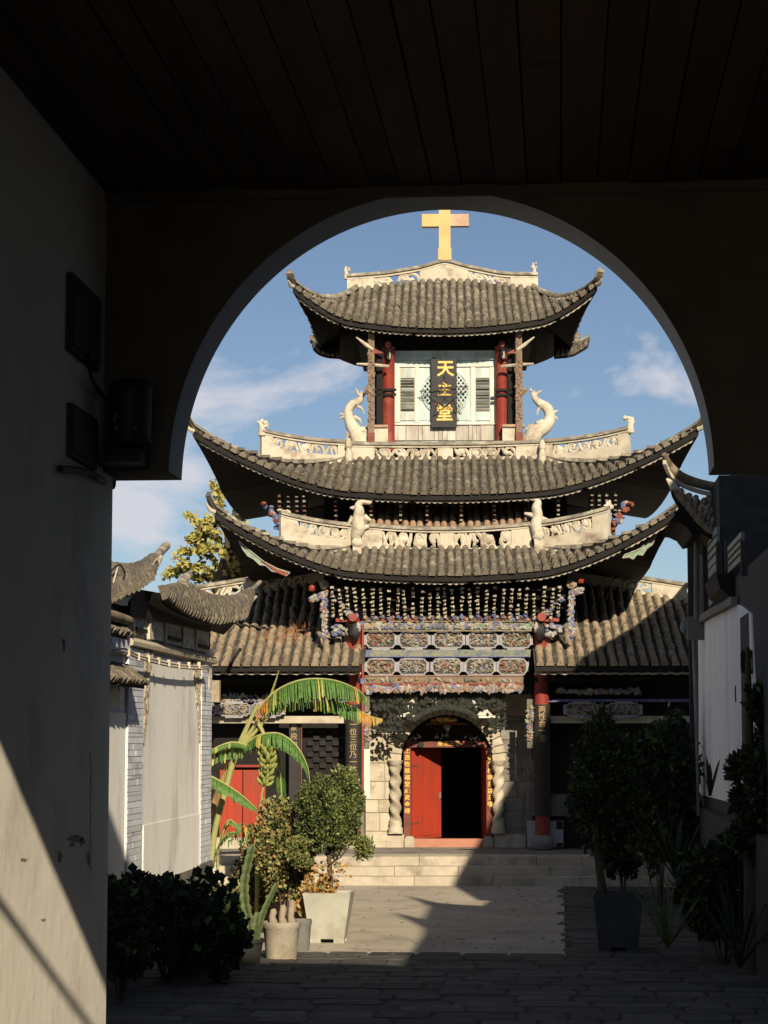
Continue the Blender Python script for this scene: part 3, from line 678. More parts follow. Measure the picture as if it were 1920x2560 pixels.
# columns and carved posts
for x in (267, 1338):
    p = CH(*Zb(x, 500), vp - .1); b = MB(); b.lathe([(.155, 9.55), (.155, 12.42), (.17, 12.45)], 18, (p.x, p.y, 0)); cl = b.build('red_column', red, church, True)
    b = MB(); b.tube([(p.x, p.y - .1, 12.43), (p.x, p.y - .34, 12.47)], .075, 8); b.blob((p.x + .02, p.y - .26, 12.25), .08, .13, .17, 1, 8, 5, .25); b.blob((p.x + .03, p.y - .33, 12.2), .05, .05, .1, 2, 7, 4, .2); b.build('beam_end', [red, dark, white], cl, True)
carv = pm('carved_post', (.16, .10, .07), (.28, .21, .14), 22, .85, .6, 60, c=(.16, .09, .06), cs=12)
for x, sg in ((106, -1), (1500, 1)):
    p = CH(*Zb(x, 500), vp - .55); b = MB(); rr2 = random.Random(sg)
    b.box(p.x - .075, p.x + .075, p.y - .06, p.y + .06, 10.3, 12.75)
    for k in range(34): b.blob((p.x + rr2.uniform(-.06, .06), p.y - .06, lerp(10.6, 12.65, k / 33)), .05, .035, .05, 0, 6, 4, .3)
    b.blob((p.x - sg * -.04, p.y - .03, CW(860 + 475 / 3.77, vp)), .13, .06, .12, 0, 7, 4, .4)
    cp = b.build('carved_post', carv, church); b = MB(); b.box(p.x - .085, p.x + .085, p.y - .066, p.y + .066, 9.4, 10.3); b.build('post_foot', redbrown, cp)
    b = MB(); q = Vector((p.x - sg * .19, p.y + .3, 0)); b.box(q.x - .07, q.x + .07, q.y - .05, q.y + .05, 9.9, 12.9); b.build('gallery_post', soff, church)
    for yy in (470, 425):
        b = MB(); a = CH(*Zb(x, yy), vp - .4); b.box(min(a.x, a.x - sg * .6), max(a.x, a.x - sg * .6), vp - .3, vp - .24, a.z - .03, a.z + .03); b.build('gallery_rail', soff, church)
    b = MB(); a = CH(*Zb(x, 195), vp - .56); b.tube([(a.x + sg * .35, vp - .57, a.z + .02), (a.x, vp - .57, a.z), (a.x - sg * .42, vp - .5, a.z - .03)], [.022, .042, .035], 6); b.build('carved_arm', stone, church, True)
    b = MB(); a = CH(*Zb(x, 60), vp - .56); b.tube([(a.x - sg * .05, vp - .62, a.z), (a.x + sg * .12, vp - .62, a.z + .12), (a.x + sg * .36, vp - .7, a.z + .3)], [.04, .05, .015], 7); b.build('carved_arm', stone, church, True)
    b = MB(); b.prism([(a.x - sg * .04, a.z + .08), (a.x - sg * .04, a.z - .06), (a.x - sg * .30, a.z - .06)], vp - .5, vp - .42); b.build('red_bracket', red, church)
    b = MB(); a0 = CH(*Zb(x - sg * -8, 800), vp - .45); b.box(min(a0.x - sg * .05, a0.x - sg * .42), max(a0.x - sg * .05, a0.x - sg * .42), vp - .5, vp - .35, 9.75, CW(860 + 812 / 3.77, vp)); b.build('parapet', lime_c, church)
    b = MB(); zt_ = CW(860 + 812 / 3.77, vp); b.box(min(a0.x + sg * .1, a0.x - sg * .42), max(a0.x + sg * .1, a0.x - sg * .42), vp - .55, vp - .3, zt_, zt_ + .06); b.build('parapet_cap', tile_o, church)
    b = MB(); b.box(sg * 1.8 - .3, sg * 1.8 + .3, 2.2, 6, 12.5, 12.62); b.build('gallery_beam', soff, church)
    b = MB(); b.box(p.x - .06, p.x + .06, 6.2, 6.32, 9.9, 12.9); b.build('gallery_post', soff, church)

# the small tiled eave corners of the rear gallery, showing left and right under the upper roof
for ev, rd in (([(783, 868), (796, 880), (820, 888), (850, 890)], [(780, 857), (800, 862), (824, 859), (850, 848)]), ([(1470, 862), (1452, 874), (1426, 886), (1385, 890)], [(1474, 846), (1450, 858), (1425, 855), (1385, 840)])):
    E2 = catmull([CH(x, y, 5.2) for x, y in ev], 5); R2 = catmull([CH(x, y, 5.9) for x, y in rd], 5)
    L2 = sum((E2[i + 1] - E2[i]).length for i in range(len(E2) - 1))
    S2 = (lambda E2, R2, L2: lambda U, t: along(E2, U / L2).lerp(along(R2, U / L2), t))(E2, R2, L2)
    bs = slope(T1[0], S2, 0, L2, lambda U: 1.0, spacing=.11, L=.3, r=.05, rows=1, mat=tile, nm='rear_eave_corner', nu=8, nt_=3, pans=False, thick=.08)
    hip_ridge(bs, R2, .04, .05)
# ================================================================ porch front
vc = -.41
Z4 = lambda x, y: (740 + x / 2.2419, 1420 + y / 2.2419)
Z5 = lambda x, y: (860 + x / 2.9625, 1720 + y / 2.9625)
def z4(x0, y0, x1, y1, v, d, nm, m, parent=None): return pxb(*Z4(x0, y0), *Z4(x1, y1), v, d, nm, m, parent)
def z5(x0, y0, x1, y1, v, d, nm, m, parent=None): return pxb(*Z5(x0, y0), *Z5(x1, y1), v, d, nm, m, parent)
PAL = [white, blue, cream, sage, orng, pink, green]
def carving(nm, x0, y0, x1, y1, v, n, size, parent, weights, seed=1, scroll=True, hang=0):
    """painted relief: little leaves, flowers and tendrils standing proud of the board"""
    rr = random.Random(seed); a = CH(x0, y1, v); c = CH(x1, y0, v); b = MB(); W_, H_ = c.x - a.x, c.z - a.z
    for k in range(n):
        x = a.x + W_ * (k + rr.uniform(.1, .9)) / n; z = a.z + H_ * rr.uniform(.15, .85); s = size * rr.uniform(.6, 1.3); mi = rr.choices(range(len(PAL)), weights)[0]
        rot = Matrix.Rotation(rr.uniform(0, 6.28), 3, 'Y')
        b.blob((x, v - .012, z), s, .028, s * rr.uniform(.35, .6), mi, 7, 4, .25, rot)
        if scroll and k % 2 == 0:
            r0 = min(H_ * .42, size * 1.7); a0 = rr.uniform(0, 6.28); sg = rr.choice([-1, 1]); zc = a.z + H_ * rr.uniform(.4, .6)
            b.tube([(x + r0 * (1 - i / 12) * math.cos(a0 + sg * i * .5), v - .02, zc + r0 * (1 - i / 12) * math.sin(a0 + sg * i * .5)) for i in range(10)], .012, 5, rr.choices(range(len(PAL)), weights)[0])
    return b.build(nm, PAL, parent)
# columns, their stone drums and boards
gilt = pm('dull_gilt', (.42, .30, .14), (.30, .21, .10), 8, .7, .1, 40)
board = pm('couplet_black', (.020, .019, .018), (.032, .029, .026), 6, .6, .1, 30)
for px, txt, n_ in ((884, '一位三位乃一体道是', 9), (1355, '两性合一主', 5)):
    u = CU(px, vc, 1900); b = MB(); b.lathe([(.165, .86), (.165, 5.75)], 20, (u, vc, 0)); cl = b.build('red_column', red, church, True)
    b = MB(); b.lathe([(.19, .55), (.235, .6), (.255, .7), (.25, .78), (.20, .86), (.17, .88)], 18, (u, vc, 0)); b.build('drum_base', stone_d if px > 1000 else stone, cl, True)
    zt = CW(1420 + 765 / 2.2419, vc); b = MB(); pr = []
    for i in range(9):
        a = math.pi * (1.0 + i / 8); pr.append((u + .195 * math.cos(a), vc + .195 * math.sin(a)))
    b.add([(x, y, 1.3) for x, y in pr] + [(x, y, zt) for x, y in pr] , [(i, i + 1, i + 10, i + 9) for i in range(8)] + [tuple(range(8, -1, -1)), tuple(range(9, 18))])
    bd = b.build('couplet_board', board, cl, True); tag(bd, 'black couplet board with gilt characters')
    y0, st_ = (880, 37) if px < 1000 else (790, 36)
    for i, ch in enumerate(txt):
        z = CW(1420 + (y0 + 42 * i if px < 1000 else 795 + 40 * i) / 2.2419, vc - .2); put_text(ch, .17, gilt, (u, vc - .203, z), bd, bold=.01)
    b = MB(); b.tube([(u, vc - .1, 5.72), (u, vc - .42, 5.75)], .10, 8); b.box(u - .1 - (.3 if px < 1000 else -.1), u + .1 + (.3 if px > 1000 else -.1), vc - .2, vc - .05, 5.66, 5.74); b.build('beam_end', red, cl, True)
    b = MB(); rr = random.Random(px)
    sg = -1 if px < 1000 else 1
    for k in range(18): b.blob((u + sg * rr.uniform(.1, .45), vc - rr.uniform(.1, .3), rr.uniform(5.35, 5.6)), rr.uniform(.05, .09), .06, rr.uniform(.04, .06), rr.choice([0, 0, 1]), 7, 4, .3)
    b.blob((u + sg * -.02, vc - .3, 5.42), .12, .1, .2, 2, 8, 5, .3); b.blob((u + sg * -.12, vc - .33, 5.52), .06, .06, .12, 0, 7, 4, .2); b.build('carved_bracket', [white, blue, dark], cl, True)
    # carved hanging strip beside the column
    x0, x1 = (384, 412) if px < 1000 else (1296, 1326)
    s_ = z4(x0, 700 if px < 1000 else 735, x1, 1010, vc - .05, .05, 'hanging_strip', sage, church)
    carving('strip_relief', *Z4(x0 - 2, 735), *Z4(x1 + 2, 1010), vc - .06, 60, .05, s_, [4, 2, 3, 1, 1, 5, 1], px, False)
z4(368, 290, 381, 1290, vc - .16, .05, 'red_post', red); z4(381, 1000, 414, 1290, vc - .02, .05, 'white_post', ptwhite)
z4(358, 300, 381, 322, vc - .165, .01, 'band', blue); z4(362, 620, 383, 650, vc - .165, .01, 'band', blue)
# beams and carved bands
bm = pxb(905, 1539, 1340, 1552, vc - .14, .2, 'carved_beam', orng); carving('beam_relief', 906, 1538, 1338, 1554, vc - .15, 110, .06, bm, [3, 5, 3, 2, 4, 1, 0], 1, False)
bm = pxb(910, 1553, 1336, 1577, vc - .12, .2, 'carved_beam', sage); carving('beam_relief', 912, 1555, 1334, 1575, vc - .13, 130, .07, bm, [3, 5, 5, 3, 0, 0, 1], 2)
for y in (1552, 1576): pxb(908, y, 1338, y + 2.5, vc - .165, .03, 'beam_fillet', cream, bm)
bm = pxb(908, 1624, 1326, 1641, vc - .10, .2, 'painted_beam', pm('beam_paint', (.22, .225, .165), (.115, .145, .17), 9, .85, .2, 40, 0, .42, .62, c=(.27, .24, .16), cs=7)); pxb(909, 1640, 1326, 1643, vc - .105, .03, 'beam_fillet', blue, bm); pxb(908, 1625, 925, 1640, vc - .104, .02, 'beam_end_paint', blue, bm)
bm = pxb(911, 1691, 1308, 1708, vc - .09, .2, 'panelled_beam', pm('beam_brown', (.24, .17, .115), (.17, .125, .09), 6, .85, .2, 40)); carving('beam_relief', 915, 1695, 1300, 1705, vc - .10, 26, .06, bm, [2, 0, 4, 2, 3, 2, 0], 3, False)
pxb(911, 1688, 1308, 1691, vc - .11, .05, 'beam_fillet', pink); pxb(911, 1708, 1308, 1712, vc - .11, .05, 'beam_fillet', red)
fr = pxb(912, 1712, 1305, 1724, vc - .08, .1, 'carved_frieze', sage); carving('frieze_relief', 912, 1711, 1306, 1732, vc - .10, 170, .075, fr, [4, 3, 2, 2, 1, 7, 0], 5)
cbox(CU(912, vc), CU(1330, vc), vc + .1, vc + .25, CW(1735, vc), 5.9, 'beam_backing', soff)
def octpanel(cx, cy, w_, h_, seed, tone):
    v = vc - .08; rr = random.Random(seed); c = CH(cx, cy, v); k = .0091 * 1.0
    hw, hh = w_ * k / 2, h_ * k / 2; q = hw * .30; st = []
    for sx, sz in ((1, 1), (-1, 1), (-1, -1), (1, -1)):
        steps = [(hw, 0 if 0 else hh * .25)]
        for i in range(1, 4): steps += [(hw - q * (i - 1) / 3, hh * (.25 + .25 * i)), (hw - q * i / 3, hh * (.25 + .25 * i))]
        seq = [(sx * x, sz * z) for x, z in steps]
        if sx * sz < 0: seq = seq[::-1]
        st += seq
    b = MB(); b.prism([(c.x + x, c.z + z) for x, z in st], v + .03, v + .07, 0); pn = b.build('carved_panel', pm('panel_ground', (.05, .045, .035), (.10, .085, .06), 20, .9, .2, 40) if 'panel_ground' not in MATS else MATS['panel_ground'], church)
    b = MB(); P = [(c.x + x, v + .02, c.z + z) for x, z in st]; P.append(P[0])
    for i in range(len(st)): b.tube([P[i], P[i + 1]], .018, 5)
    for dx in (-1, 1): b.box(c.x + dx * hw - .035, c.x + dx * hw + .035, v, v + .06, c.z - .11, c.z + .11)
    for dz in (-1, 1):
        b.box(c.x - .2, c.x + .2, v + .01, v + .05, c.z + dz * (hh + .02) - .03, c.z + dz * (hh + .02) + .03)
    b.build('panel_frame', pm('panel_edge', (.36, .34, .33), (.26, .26, .30), 15, .85, .2, 40) if 'panel_edge' not in MATS else MATS['panel_edge'], pn)
    b = MB()
    for i in range(95):
        x, z = rr.uniform(-.86, .86), rr.uniform(-.8, .8)
        if abs(x) + .55 * abs(z) > 1.05: continue
        s = rr.uniform(.02, .055); b.blob((c.x + x * hw, v + .012, c.z + z * hh), s, .03, s * rr.uniform(.25, .6), rr.choices(range(7), tone)[0], 7, 4, .25, Matrix.Rotation(rr.uniform(-1.2, 1.2), 3, 'Y'))
    for i in range(14):
        x, z = rr.uniform(-.7, .7), rr.uniform(-.6, .6); an = rr.uniform(-.9, .9); d_ = Vector((math.cos(an), 0, math.sin(an))) * .09
        p = Vector((c.x + x * hw, v + .02, c.z + z * hh)); b.tube([p - d_, p + Vector((0, -.01, .02)), p + d_], .014, 5, rr.choices(range(7), tone)[0])
    b.build('panel_relief', PAL, pn)
for i, cx in enumerate((952, 1035, 1121, 1207, 1290)):
    octpanel(cx, 1600, 76, 38, 10 + i, ([2, 0, 3, 6, 4, 3, 2], [4, 4, 4, 2, 1, 2, 0], [5, 3, 5, 2, 0, 1, 0], [4, 4, 4, 2, 1, 2, 0], [2, 0, 3, 5, 5, 3, 2])[i])
for i, cx in enumerate((952, 1032, 1117, 1200, 1281)):
    octpanel(cx, 1667, 74, 38, 30 + i, ([2, 0, 2, 3, 5, 4, 1], [4, 2, 4, 5, 0, 1, 1], [4, 1, 4, 4, 2, 2, 1], [4, 2, 4, 5, 0, 1, 0], [2, 1, 2, 4, 3, 4, 1])[i])
# stepped bracket clusters under the lower eave
bonem = pm('bone_white', (.46, .41, .30), (.28, .25, .18), 14, .85, .2)
def bracket_mesh(seed):
    rr = random.Random(seed); b = MB(); z, y = 0.0, 0.0
    ph = rr.choice([0, 1])
    for k in range(7):
        if rr.random() < .12: z += .07; y -= .095; continue
        w_ = rr.uniform(.022, .043); h_ = .05 if (k + ph) % 2 else .035; d_ = .10
        b.box(-w_, w_, y - d_, y, z, z + h_, 0)
        b.box(-.018, .018, y - .05, y + .7, z + h_ * .2, z + h_ * .8, 2)
        if (k + ph) % 2 == 0:
            b.blob((rr.uniform(-.02, .02), y - .07, z - .012), rr.uniform(.025, .05), .04, .022, rr.choice([0, 0, 0, 3]), 6, 4, .35)
        if k % 3 == 1: b.box(-.16, .16, y + .02, y + .07, z, z + .03, 2)
        z += h_ + rr.uniform(.035, .05); y -= .095
    b.blob((0, .0, -.05), .045, .05, .06, rr.choice([0, 1]), 7, 4, .3)
    return b.mesh('bracket', [bonem, blue, soff, pink, green])
BR = [bracket_mesh(i) for i in range(13)]
for i in range(29):
    px = 832 + i * 20.1; u = CU(px, vc - .2); z = CW(1537 - (3 if i % 2 else 0), vc - .2)
    inst(BR[(i * 5) % 13], 'bracket', Matrix.Translation((u + random.uniform(-.012, .012), vc - .22, z - (.03 if i % 2 else -.03) + random.uniform(-.02, .02))) @ Matrix.Rotation(R(random.uniform(-4, 4)), 4, 'Y'), church)
for y, v in ((1520, -.55), (1494, -.95), (1470, -1.3)):
    a, c = CU(826, v), CU(1408, v); z = CW(y, v); b = MB(); b.box(a, c, v + .12, v + .2, z - .05, z + .02); b.build('bracket_tie', soff, church)
for sg, px in ((-1, 811), (1, 1428)):
    rr = random.Random(40 + sg); u = CU(px, -1.0); b = MB(); z0, z1 = CW(1592, -1.0), CW(1478, -1.0)
    b.box(u - .05, u + .05, -1.05, -.95, z0, z1, 0)
    for k in range(46):
        z = lerp(z0, z1, k / 45); b.blob((u + rr.uniform(-.06, .06), -1.05, z), .045, .04, .04, rr.choice([0, 1, 0, 2]), 6, 4, .3)
    b.tube([(u, -1.0, z0), (u, -1.0, z0 - .12)], [.05, .01], 7, 1)
    pp = b.build('pendant_post', [white, blue, pink], church)
    b = MB(); zc = CW(1462, -1.05); b.blob((u, -1.08, zc), .115, .05, .10, 0, 10, 5, .15); b.blob((u, -1.13, zc), .05, .03, .045, 1, 8, 4, .1); b.build('flower_boss', [cream, pink], pp, True)
    b = MB(); ul = CU(780 if sg < 0 else 1452, -1.05); zl = CW(1470 if sg < 0 else 1452, -1.05); b.lathe([(.02, -.075), (.06, -.06), (.075, -.02), (.075, .02), (.06, .06), (.02, .075)], 10, (ul, -1.1, zl)); b.build('red_lantern_boss', red, pp, True)
    b = MB()
    for k in range(30):
        t = rr.random(); b.blob((lerp(u, ul, t * 1.15), -1.05, lerp(CW(1485, -1.05), CW(1500 if sg < 0 else 1475, -1.05), t) + rr.uniform(-.05, .05)), .06, .05, .04, rr.choice([0, 0, 1, 2]), 6, 4, .3)
    b.build('cloud_bracket', [white, blue, pink, cream], pp); b = MB()
    for k in range(34):
        t = rr.random(); uu = lerp(u + sg * -.18, u + sg * -.85, t); b.blob((uu, -1.0 + .5 * t, lerp(CW(1500, -1.0), CW(1540, -.6), t) + .1 * math.sin(t * 9) + rr.uniform(-.06, .06)), .055, .05, .035, rr.choice([0, 0, 1, 3]), 6, 4, .3)
    b.build('cloud_bracket', [white, blue, pink, cream], pp)
# carved wings under the lower corners
for sg, pts in ((-1, [(597, 1352), (625, 1377), (660, 1405), (695, 1423), (725, 1432), (715, 1440), (700, 1432), (680, 1428), (665, 1414), (650, 1412), (635, 1398), (620, 1390), (608, 1374)]), (1, [(1640, 1337), (1600, 1372), (1562, 1387), (1556, 1395), (1572, 1393), (1582, 1398), (1592, 1386), (1606, 1388), (1616, 1372), (1630, 1362)])):
    P = [CH(x, y, -1.5) for x, y in pts]; b = MB(); b.prism([(p.x, p.z) for p in P], -1.53, -1.47, 0); w_ = b.build('carved_wing', green, T3[0])
    b = MB(); rr = random.Random(9); n = len(P)
    for i in range(n): b.tube([P[i] + Vector((0, -.04, 0)), P[(i + 1) % n] + Vector((0, -.04, 0))], .016, 5)
    b.build('wing_edge', white, w_)
    if sg < 0:
        b = MB(); Q = [CH(x, y, -1.56) for x, y in ((652, 1400), (690, 1422), (722, 1433), (712, 1440), (690, 1430), (668, 1413))]; b.prism([(p.x, p.z) for p in Q], -1.57, -1.535); b.build('wing_patch', orng, w_)
# ---- stone door wall with round arch
v0 = 0.95
ca = CH(1117, 1900, v0); ac = (ca.x, 2.52)           # arch centre
Ro, Ri_ = 1.36, 1.06
wl_, wr_ = CU(912, v0), CU(1342, v0)
b = MB(); NA = 28
arc = [(ac[0] + Ro * math.cos(math.pi * i / NA), ac[1] + Ro * math.sin(math.pi * i / NA)) for i in range(NA + 1)]
top = 4.3
b.add([(x, v0, z) for x, z in arc] + [(x, v0, top) for x, z in arc], [(i, NA + 1 + i, NA + 2 + i, i + 1) for i in range(NA)])
for x0, x1 in ((wl_, ac[0] - Ro), (ac[0] + Ro, wr_)): b.box(x0, x1, v0, v0 + .5, .55, top)
bw = b.build('door_wall', stone, church)
# stone courses, right flank in darker stone standing in for shade
rr = random.Random(11); sb = None
for x0, x1 in ((wl_ + .02, ac[0] - Ro + .12), (ac[0] + Ro - .12, wr_ - .02)):
    z = .55
    while z < 3.55:
        h_ = rr.choice([.30, .36, .42]); x = x0
        while x < x1 - .05:
            w_ = min(rr.uniform(.28, .55), x1 - x); 
            if x1 - x - w_ < .12: w_ = x1 - x
            zt_ = min(z + h_, 3.55); b = MB(); e = .007
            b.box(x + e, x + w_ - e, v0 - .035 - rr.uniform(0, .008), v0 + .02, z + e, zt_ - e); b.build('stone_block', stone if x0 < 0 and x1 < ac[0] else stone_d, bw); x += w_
        z += h_
# plinth blocks
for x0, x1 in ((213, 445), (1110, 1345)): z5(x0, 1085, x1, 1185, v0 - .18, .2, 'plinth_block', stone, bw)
# voussoirs
for i in range(22):
    a0, a1 = math.pi * i / 22 + .008, math.pi * (i + 1) / 22 - .008; pr = rr.uniform(.0, .02)
    poly = [(ac[0] + r_ * math.cos(a), ac[1] + r_ * math.sin(a)) for r_, a in ((Ri_, a0), (Ro, a0), (Ro, a1), (Ri_, a1))]
    b = MB(); b.prism(poly, v0 - .09 - pr, v0 + .5); b.build('arch_stone', stone, bw)
# spiral colonnettes
for sg in (-1, 1):
    u = ac[0] + sg * 1.185; N = 14; b = MB(); vs = []; K = 46; zb_, zt_ = .98, 2.48
    for i in range(K + 1):
        t = i / K
        for j in range(N):
            an = 2 * math.pi * j / N; r_ = .115 + .028 * math.cos(2 * (an * 1.0 - sg * t * 13.0) / 1)
            vs.append((u + r_ * math.cos(an), v0 - .12 + r_ * math.sin(an), lerp(zb_ + .16, zt_ - .06, t)))
    b.add(vs, [(i * N + j, i * N + (j + 1) % N, (i + 1) * N + (j + 1) % N, (i + 1) * N + j) for i in range(K) for j in range(N)])
    cn = b.build('spiral_colonnette', stone, bw, True)
    b = MB(); b.lathe([(.17, zb_ - .1), (.17, zb_), (.14, zb_ + .04), (.15, zb_ + .12), (.125, zb_ + .17)], 16, (u, v0 - .12, 0)); b.box(u - .17, u + .17, v0 - .27, v0 + .03, .86, zb_ - .1); b.build('colonnette_base', stone, cn, True)
    b = MB(); b.lathe([(.12, zt_ - .07), (.15, zt_ - .02), (.18, zt_ + .05)], 16, (u, v0 - .12, 0)); b.build('colonnette_capital', stone, cn, True)
# door frame, lintel, boards
zth = CW(2097, v0 + .15)
door = empty('door_group', (0, 0, 0)); door.parent = church; door.name = 'doorway'
cbox(ac[0] - 1.04, ac[0] + 1.04, .75, .85, .55, 3.7, 'x', dark).name = 'inner_shade_wall'
bpy.data.objects.remove(bpy.data.objects['inner_shade_wall'])
fb = [Vector((ac[0] + s_ * 1.05, 0, 0)) for s_ in (-1, 1)]
lin = z5(462, 392, 1058, 440, v0 + .06, .14, 'lintel', redbrown, door)
tag(lin, 'red-brown lintel with four gilt characters')
for i, ch in enumerate('座宠玉聖'): put_text(ch, .125, gold, CH(*Z5(713 + 43 * i, 414), v0 + .052), lin, bold=.012)
for x in (570, 970):
    p = CH(*Z5(x, 420), v0 + .06); b = MB(); b.tube([p, p - Vector((0, .12, 0))], .068, 10); b.build('door_pin', dark, lin, True)
for x0, x1, txt in ((443, 494, '上造牧慈福堂咸灵金禄'), (1056, 1106, '下垂乡村得多益无疆')):
    pn = z5(x0, 445, x1, 1110, v0 + .05, .14, 'couplet_board', redbrown, door); tag(pn, 'red-brown couplet board with gilt characters')
    for i, ch in enumerate(txt): put_text(ch, .135, gold, CH(*Z5((x0 + x1) / 2, 468 + 49.5 * i), v0 + .042), pn, bold=.014)
z5(494, 1118, 1056, 1180, v0 - .05, .3, 'threshold', pm('worn_red_sill', (.46, .20, .13), (.36, .17, .11), 4, .8, .2, 30), door)
for x0, x1 in ((448, 522), (1034, 1106)):
    a = CH(*Z5(x0, 1185), v0 - .25); c = CH(*Z5(x1, 1100), v0 - .25); b = MB(); b.box(a.x, c.x, v0 - .25, v0 + .05, .55, c.z - .06); b.prism([(a.x, c.z - .06), (c.x, c.z - .06), (c.x - .04, c.z), (a.x + .04, c.z)], v0 - .25, v0 + .05); b.build('door_stone', stone, door)
# red leaf, swung inward
hl = CH(*Z5(495, 450), v0 + .22); hz0, hz1 = CW(1720 + 1115 / 2.9625, v0 + .22), CW(1720 + 447 / 2.9625, v0 + .22)
leaf = MB(); leaf.box(0, .98, -.03, .03, hz0, hz1); lf = leaf.build('door_leaf', reddoor, door); lf.location = (hl.x, hl.y, 0); lf.rotation_euler = (0, 0, R(46))
for k in range(3):
    b = MB(); b.box(.02 + .32 * k, .325 + .32 * k, -.042 - .003 * (k % 2), -.03, hz0 + .06, hz1 - .06); b.build('door_board', reddoor, lf)
for z in (hz0 + .35, hz1 - .4):
    b = MB(); b.box(.0, .22, -.05, -.042, z - .02, z + .02); b.build('hinge_strap', redbrown, lf)
b = MB(); b.box(.90, .96, -.045, -.03, 1.62, 1.78); b.tube([(.93, -.05, 1.66), (.90, -.09, 1.64), (.93, -.05, 1.62)], .012, 6); b.build('door_ring', stone_d, lf)
leaf = MB(); leaf.box(-.98, 0, -.03, .03, hz0, hz1); l2 = leaf.build('door_leaf', reddoor, door); h2 = CH(*Z5(1052, 450), v0 + .22); l2.location = (h2.x, h2.y, 0); l2.rotation_euler = (0, 0, R(-86))
# room behind the door and fanlight
b = MB(); x0, x1, y0, y1 = ac[0] - 1.9, ac[0] + 1.9, v0 + .51, v0 + 7
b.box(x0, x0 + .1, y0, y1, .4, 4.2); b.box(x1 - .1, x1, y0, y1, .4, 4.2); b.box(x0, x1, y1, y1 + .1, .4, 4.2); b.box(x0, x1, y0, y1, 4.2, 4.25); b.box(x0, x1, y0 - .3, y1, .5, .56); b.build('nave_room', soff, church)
fl = MB(); fl.prism([(ac[0] + 1.09 * math.cos(math.pi * i / 20), 2.99 + .66 * math.sin(math.pi * i / 20)) for i in range(21)], v0 + .16, v0 + .2); fan = fl.build('fanlight', soff, door)
a = CH(*Z5(610, 268), v0); c = CH(*Z5(920, 260), v0); b = MB(); b.box(a.x, c.x, v0 - .02, v0 + .16, a.z - .01, a.z + .03, 0)
p = CH(*Z5(745, 262), v0); rr = random.Random(3)
for k in range(16): b.blob((p.x + rr.uniform(-.26, .24), v0 + rr.uniform(0, .08), p.z + .05 + abs(rr.gauss(0, .05))), .07, .05, .045, 1, 7, 4, .3)
b.lathe([(.0, -.30), (.05, -.28), (.025, -.22), (.035, -.16), (.09, -.08), (.10, -.02), (.05, 0)], 10, (p.x + .07, v0 + .06, p.z - .02), 2); b.build('fanlight_ornament', [orng, gold, stone_d], fan)
# dark fretwork valance between the columns, sunlit pieces behind
yy0 = vc + .12
fretm = pm('dark_fretwork', (.020, .024, .020), (.034, .036, .028), 8, .8, .2, 40)
rr = random.Random(17)
val = MB(); x0, x1 = CU(915, yy0), CU(1262, yy0); zt_, zb_ = CW(1737, yy0), CW(1830, yy0); zc_ = ac[1]
val.box(x0, x1, yy0, yy0 + .06, zt_ - .06, zt_ + .06)
for k in range(760):
    x = rr.uniform(x0, x1); z = rr.uniform(zb_, zt_); d_ = math.hypot(x - ac[0], (z - 2.55) * .95)
    if d_ < 1.12 or (z < CW(1800, yy0) and d_ < 1.25 and abs(x - ac[0]) < 1.0): continue
    row = (zt_ - z) / (zt_ - zb_)
    if row > .42 and row < .66 and rr.random() < .75: continue
    s = rr.uniform(.02, .045); val.blob((x, yy0 + rr.uniform(0, .05), z), s * 1.5, .022, s, 0, 6, 4, .3, Matrix.Rotation(rr.uniform(0, 3), 3, 'Y'))
for k in range(70):
    t = k / 69; a = math.pi * (.30 + .42 * t); p = Vector((ac[0] + 1.15 * math.cos(a), yy0 + .02, 2.55 + 1.15 * math.sin(a) / .97)); val.blob(p, .06, .025, .06, 0, 6, 4, .3)
vl = val.build('fretwork_valance', fretm, church); tag(vl, kind='stuff')
bk = MB()
for (xa, ya, xb, yb) in ((402, 118, 692, 138), (760, 122, 1046, 148), (1118, 118, 1395, 140), (410, 292, 690, 314), (1205, 300, 1520, 326)):
    X = lambda x, y: (900 + x / 4.366, 1720 + y / 4.366)
    A_, B_ = CH(*X(xa, ya), yy0 - .03), CH(*X(xb, yb), yy0 - .03); bk.box(A_.x, B_.x, yy0 + .07, yy0 + .1, B_.z, A_.z)
    m_ = (A_.x + B_.x) / 2; up_ = -1 if ya < 200 else 1
    for j in range(6):
        w2 = .34 * (1 - j / 7); z_ = (B_.z if up_ < 0 else A_.z) + up_ * (.02 + .028 * j); bk.box(m_ - w2 / 2, m_ + w2 / 2, yy0 + .07 + .004 * j, yy0 + .1, z_ - .011, z_ + .011)
bk.build('valance_slats', ptwhite, church)
cbox(CU(912, yy0), CU(1342, yy0), yy0 + .06, v0 - .1, 4.05, 4.25, 'porch_ceiling', soff)

for x in (wl_ - .06, wr_ - .02): cbox(x, x + .08, vc + .25, v0 + .1, .55, 4.3, 'porch_side_wall', stone_d)
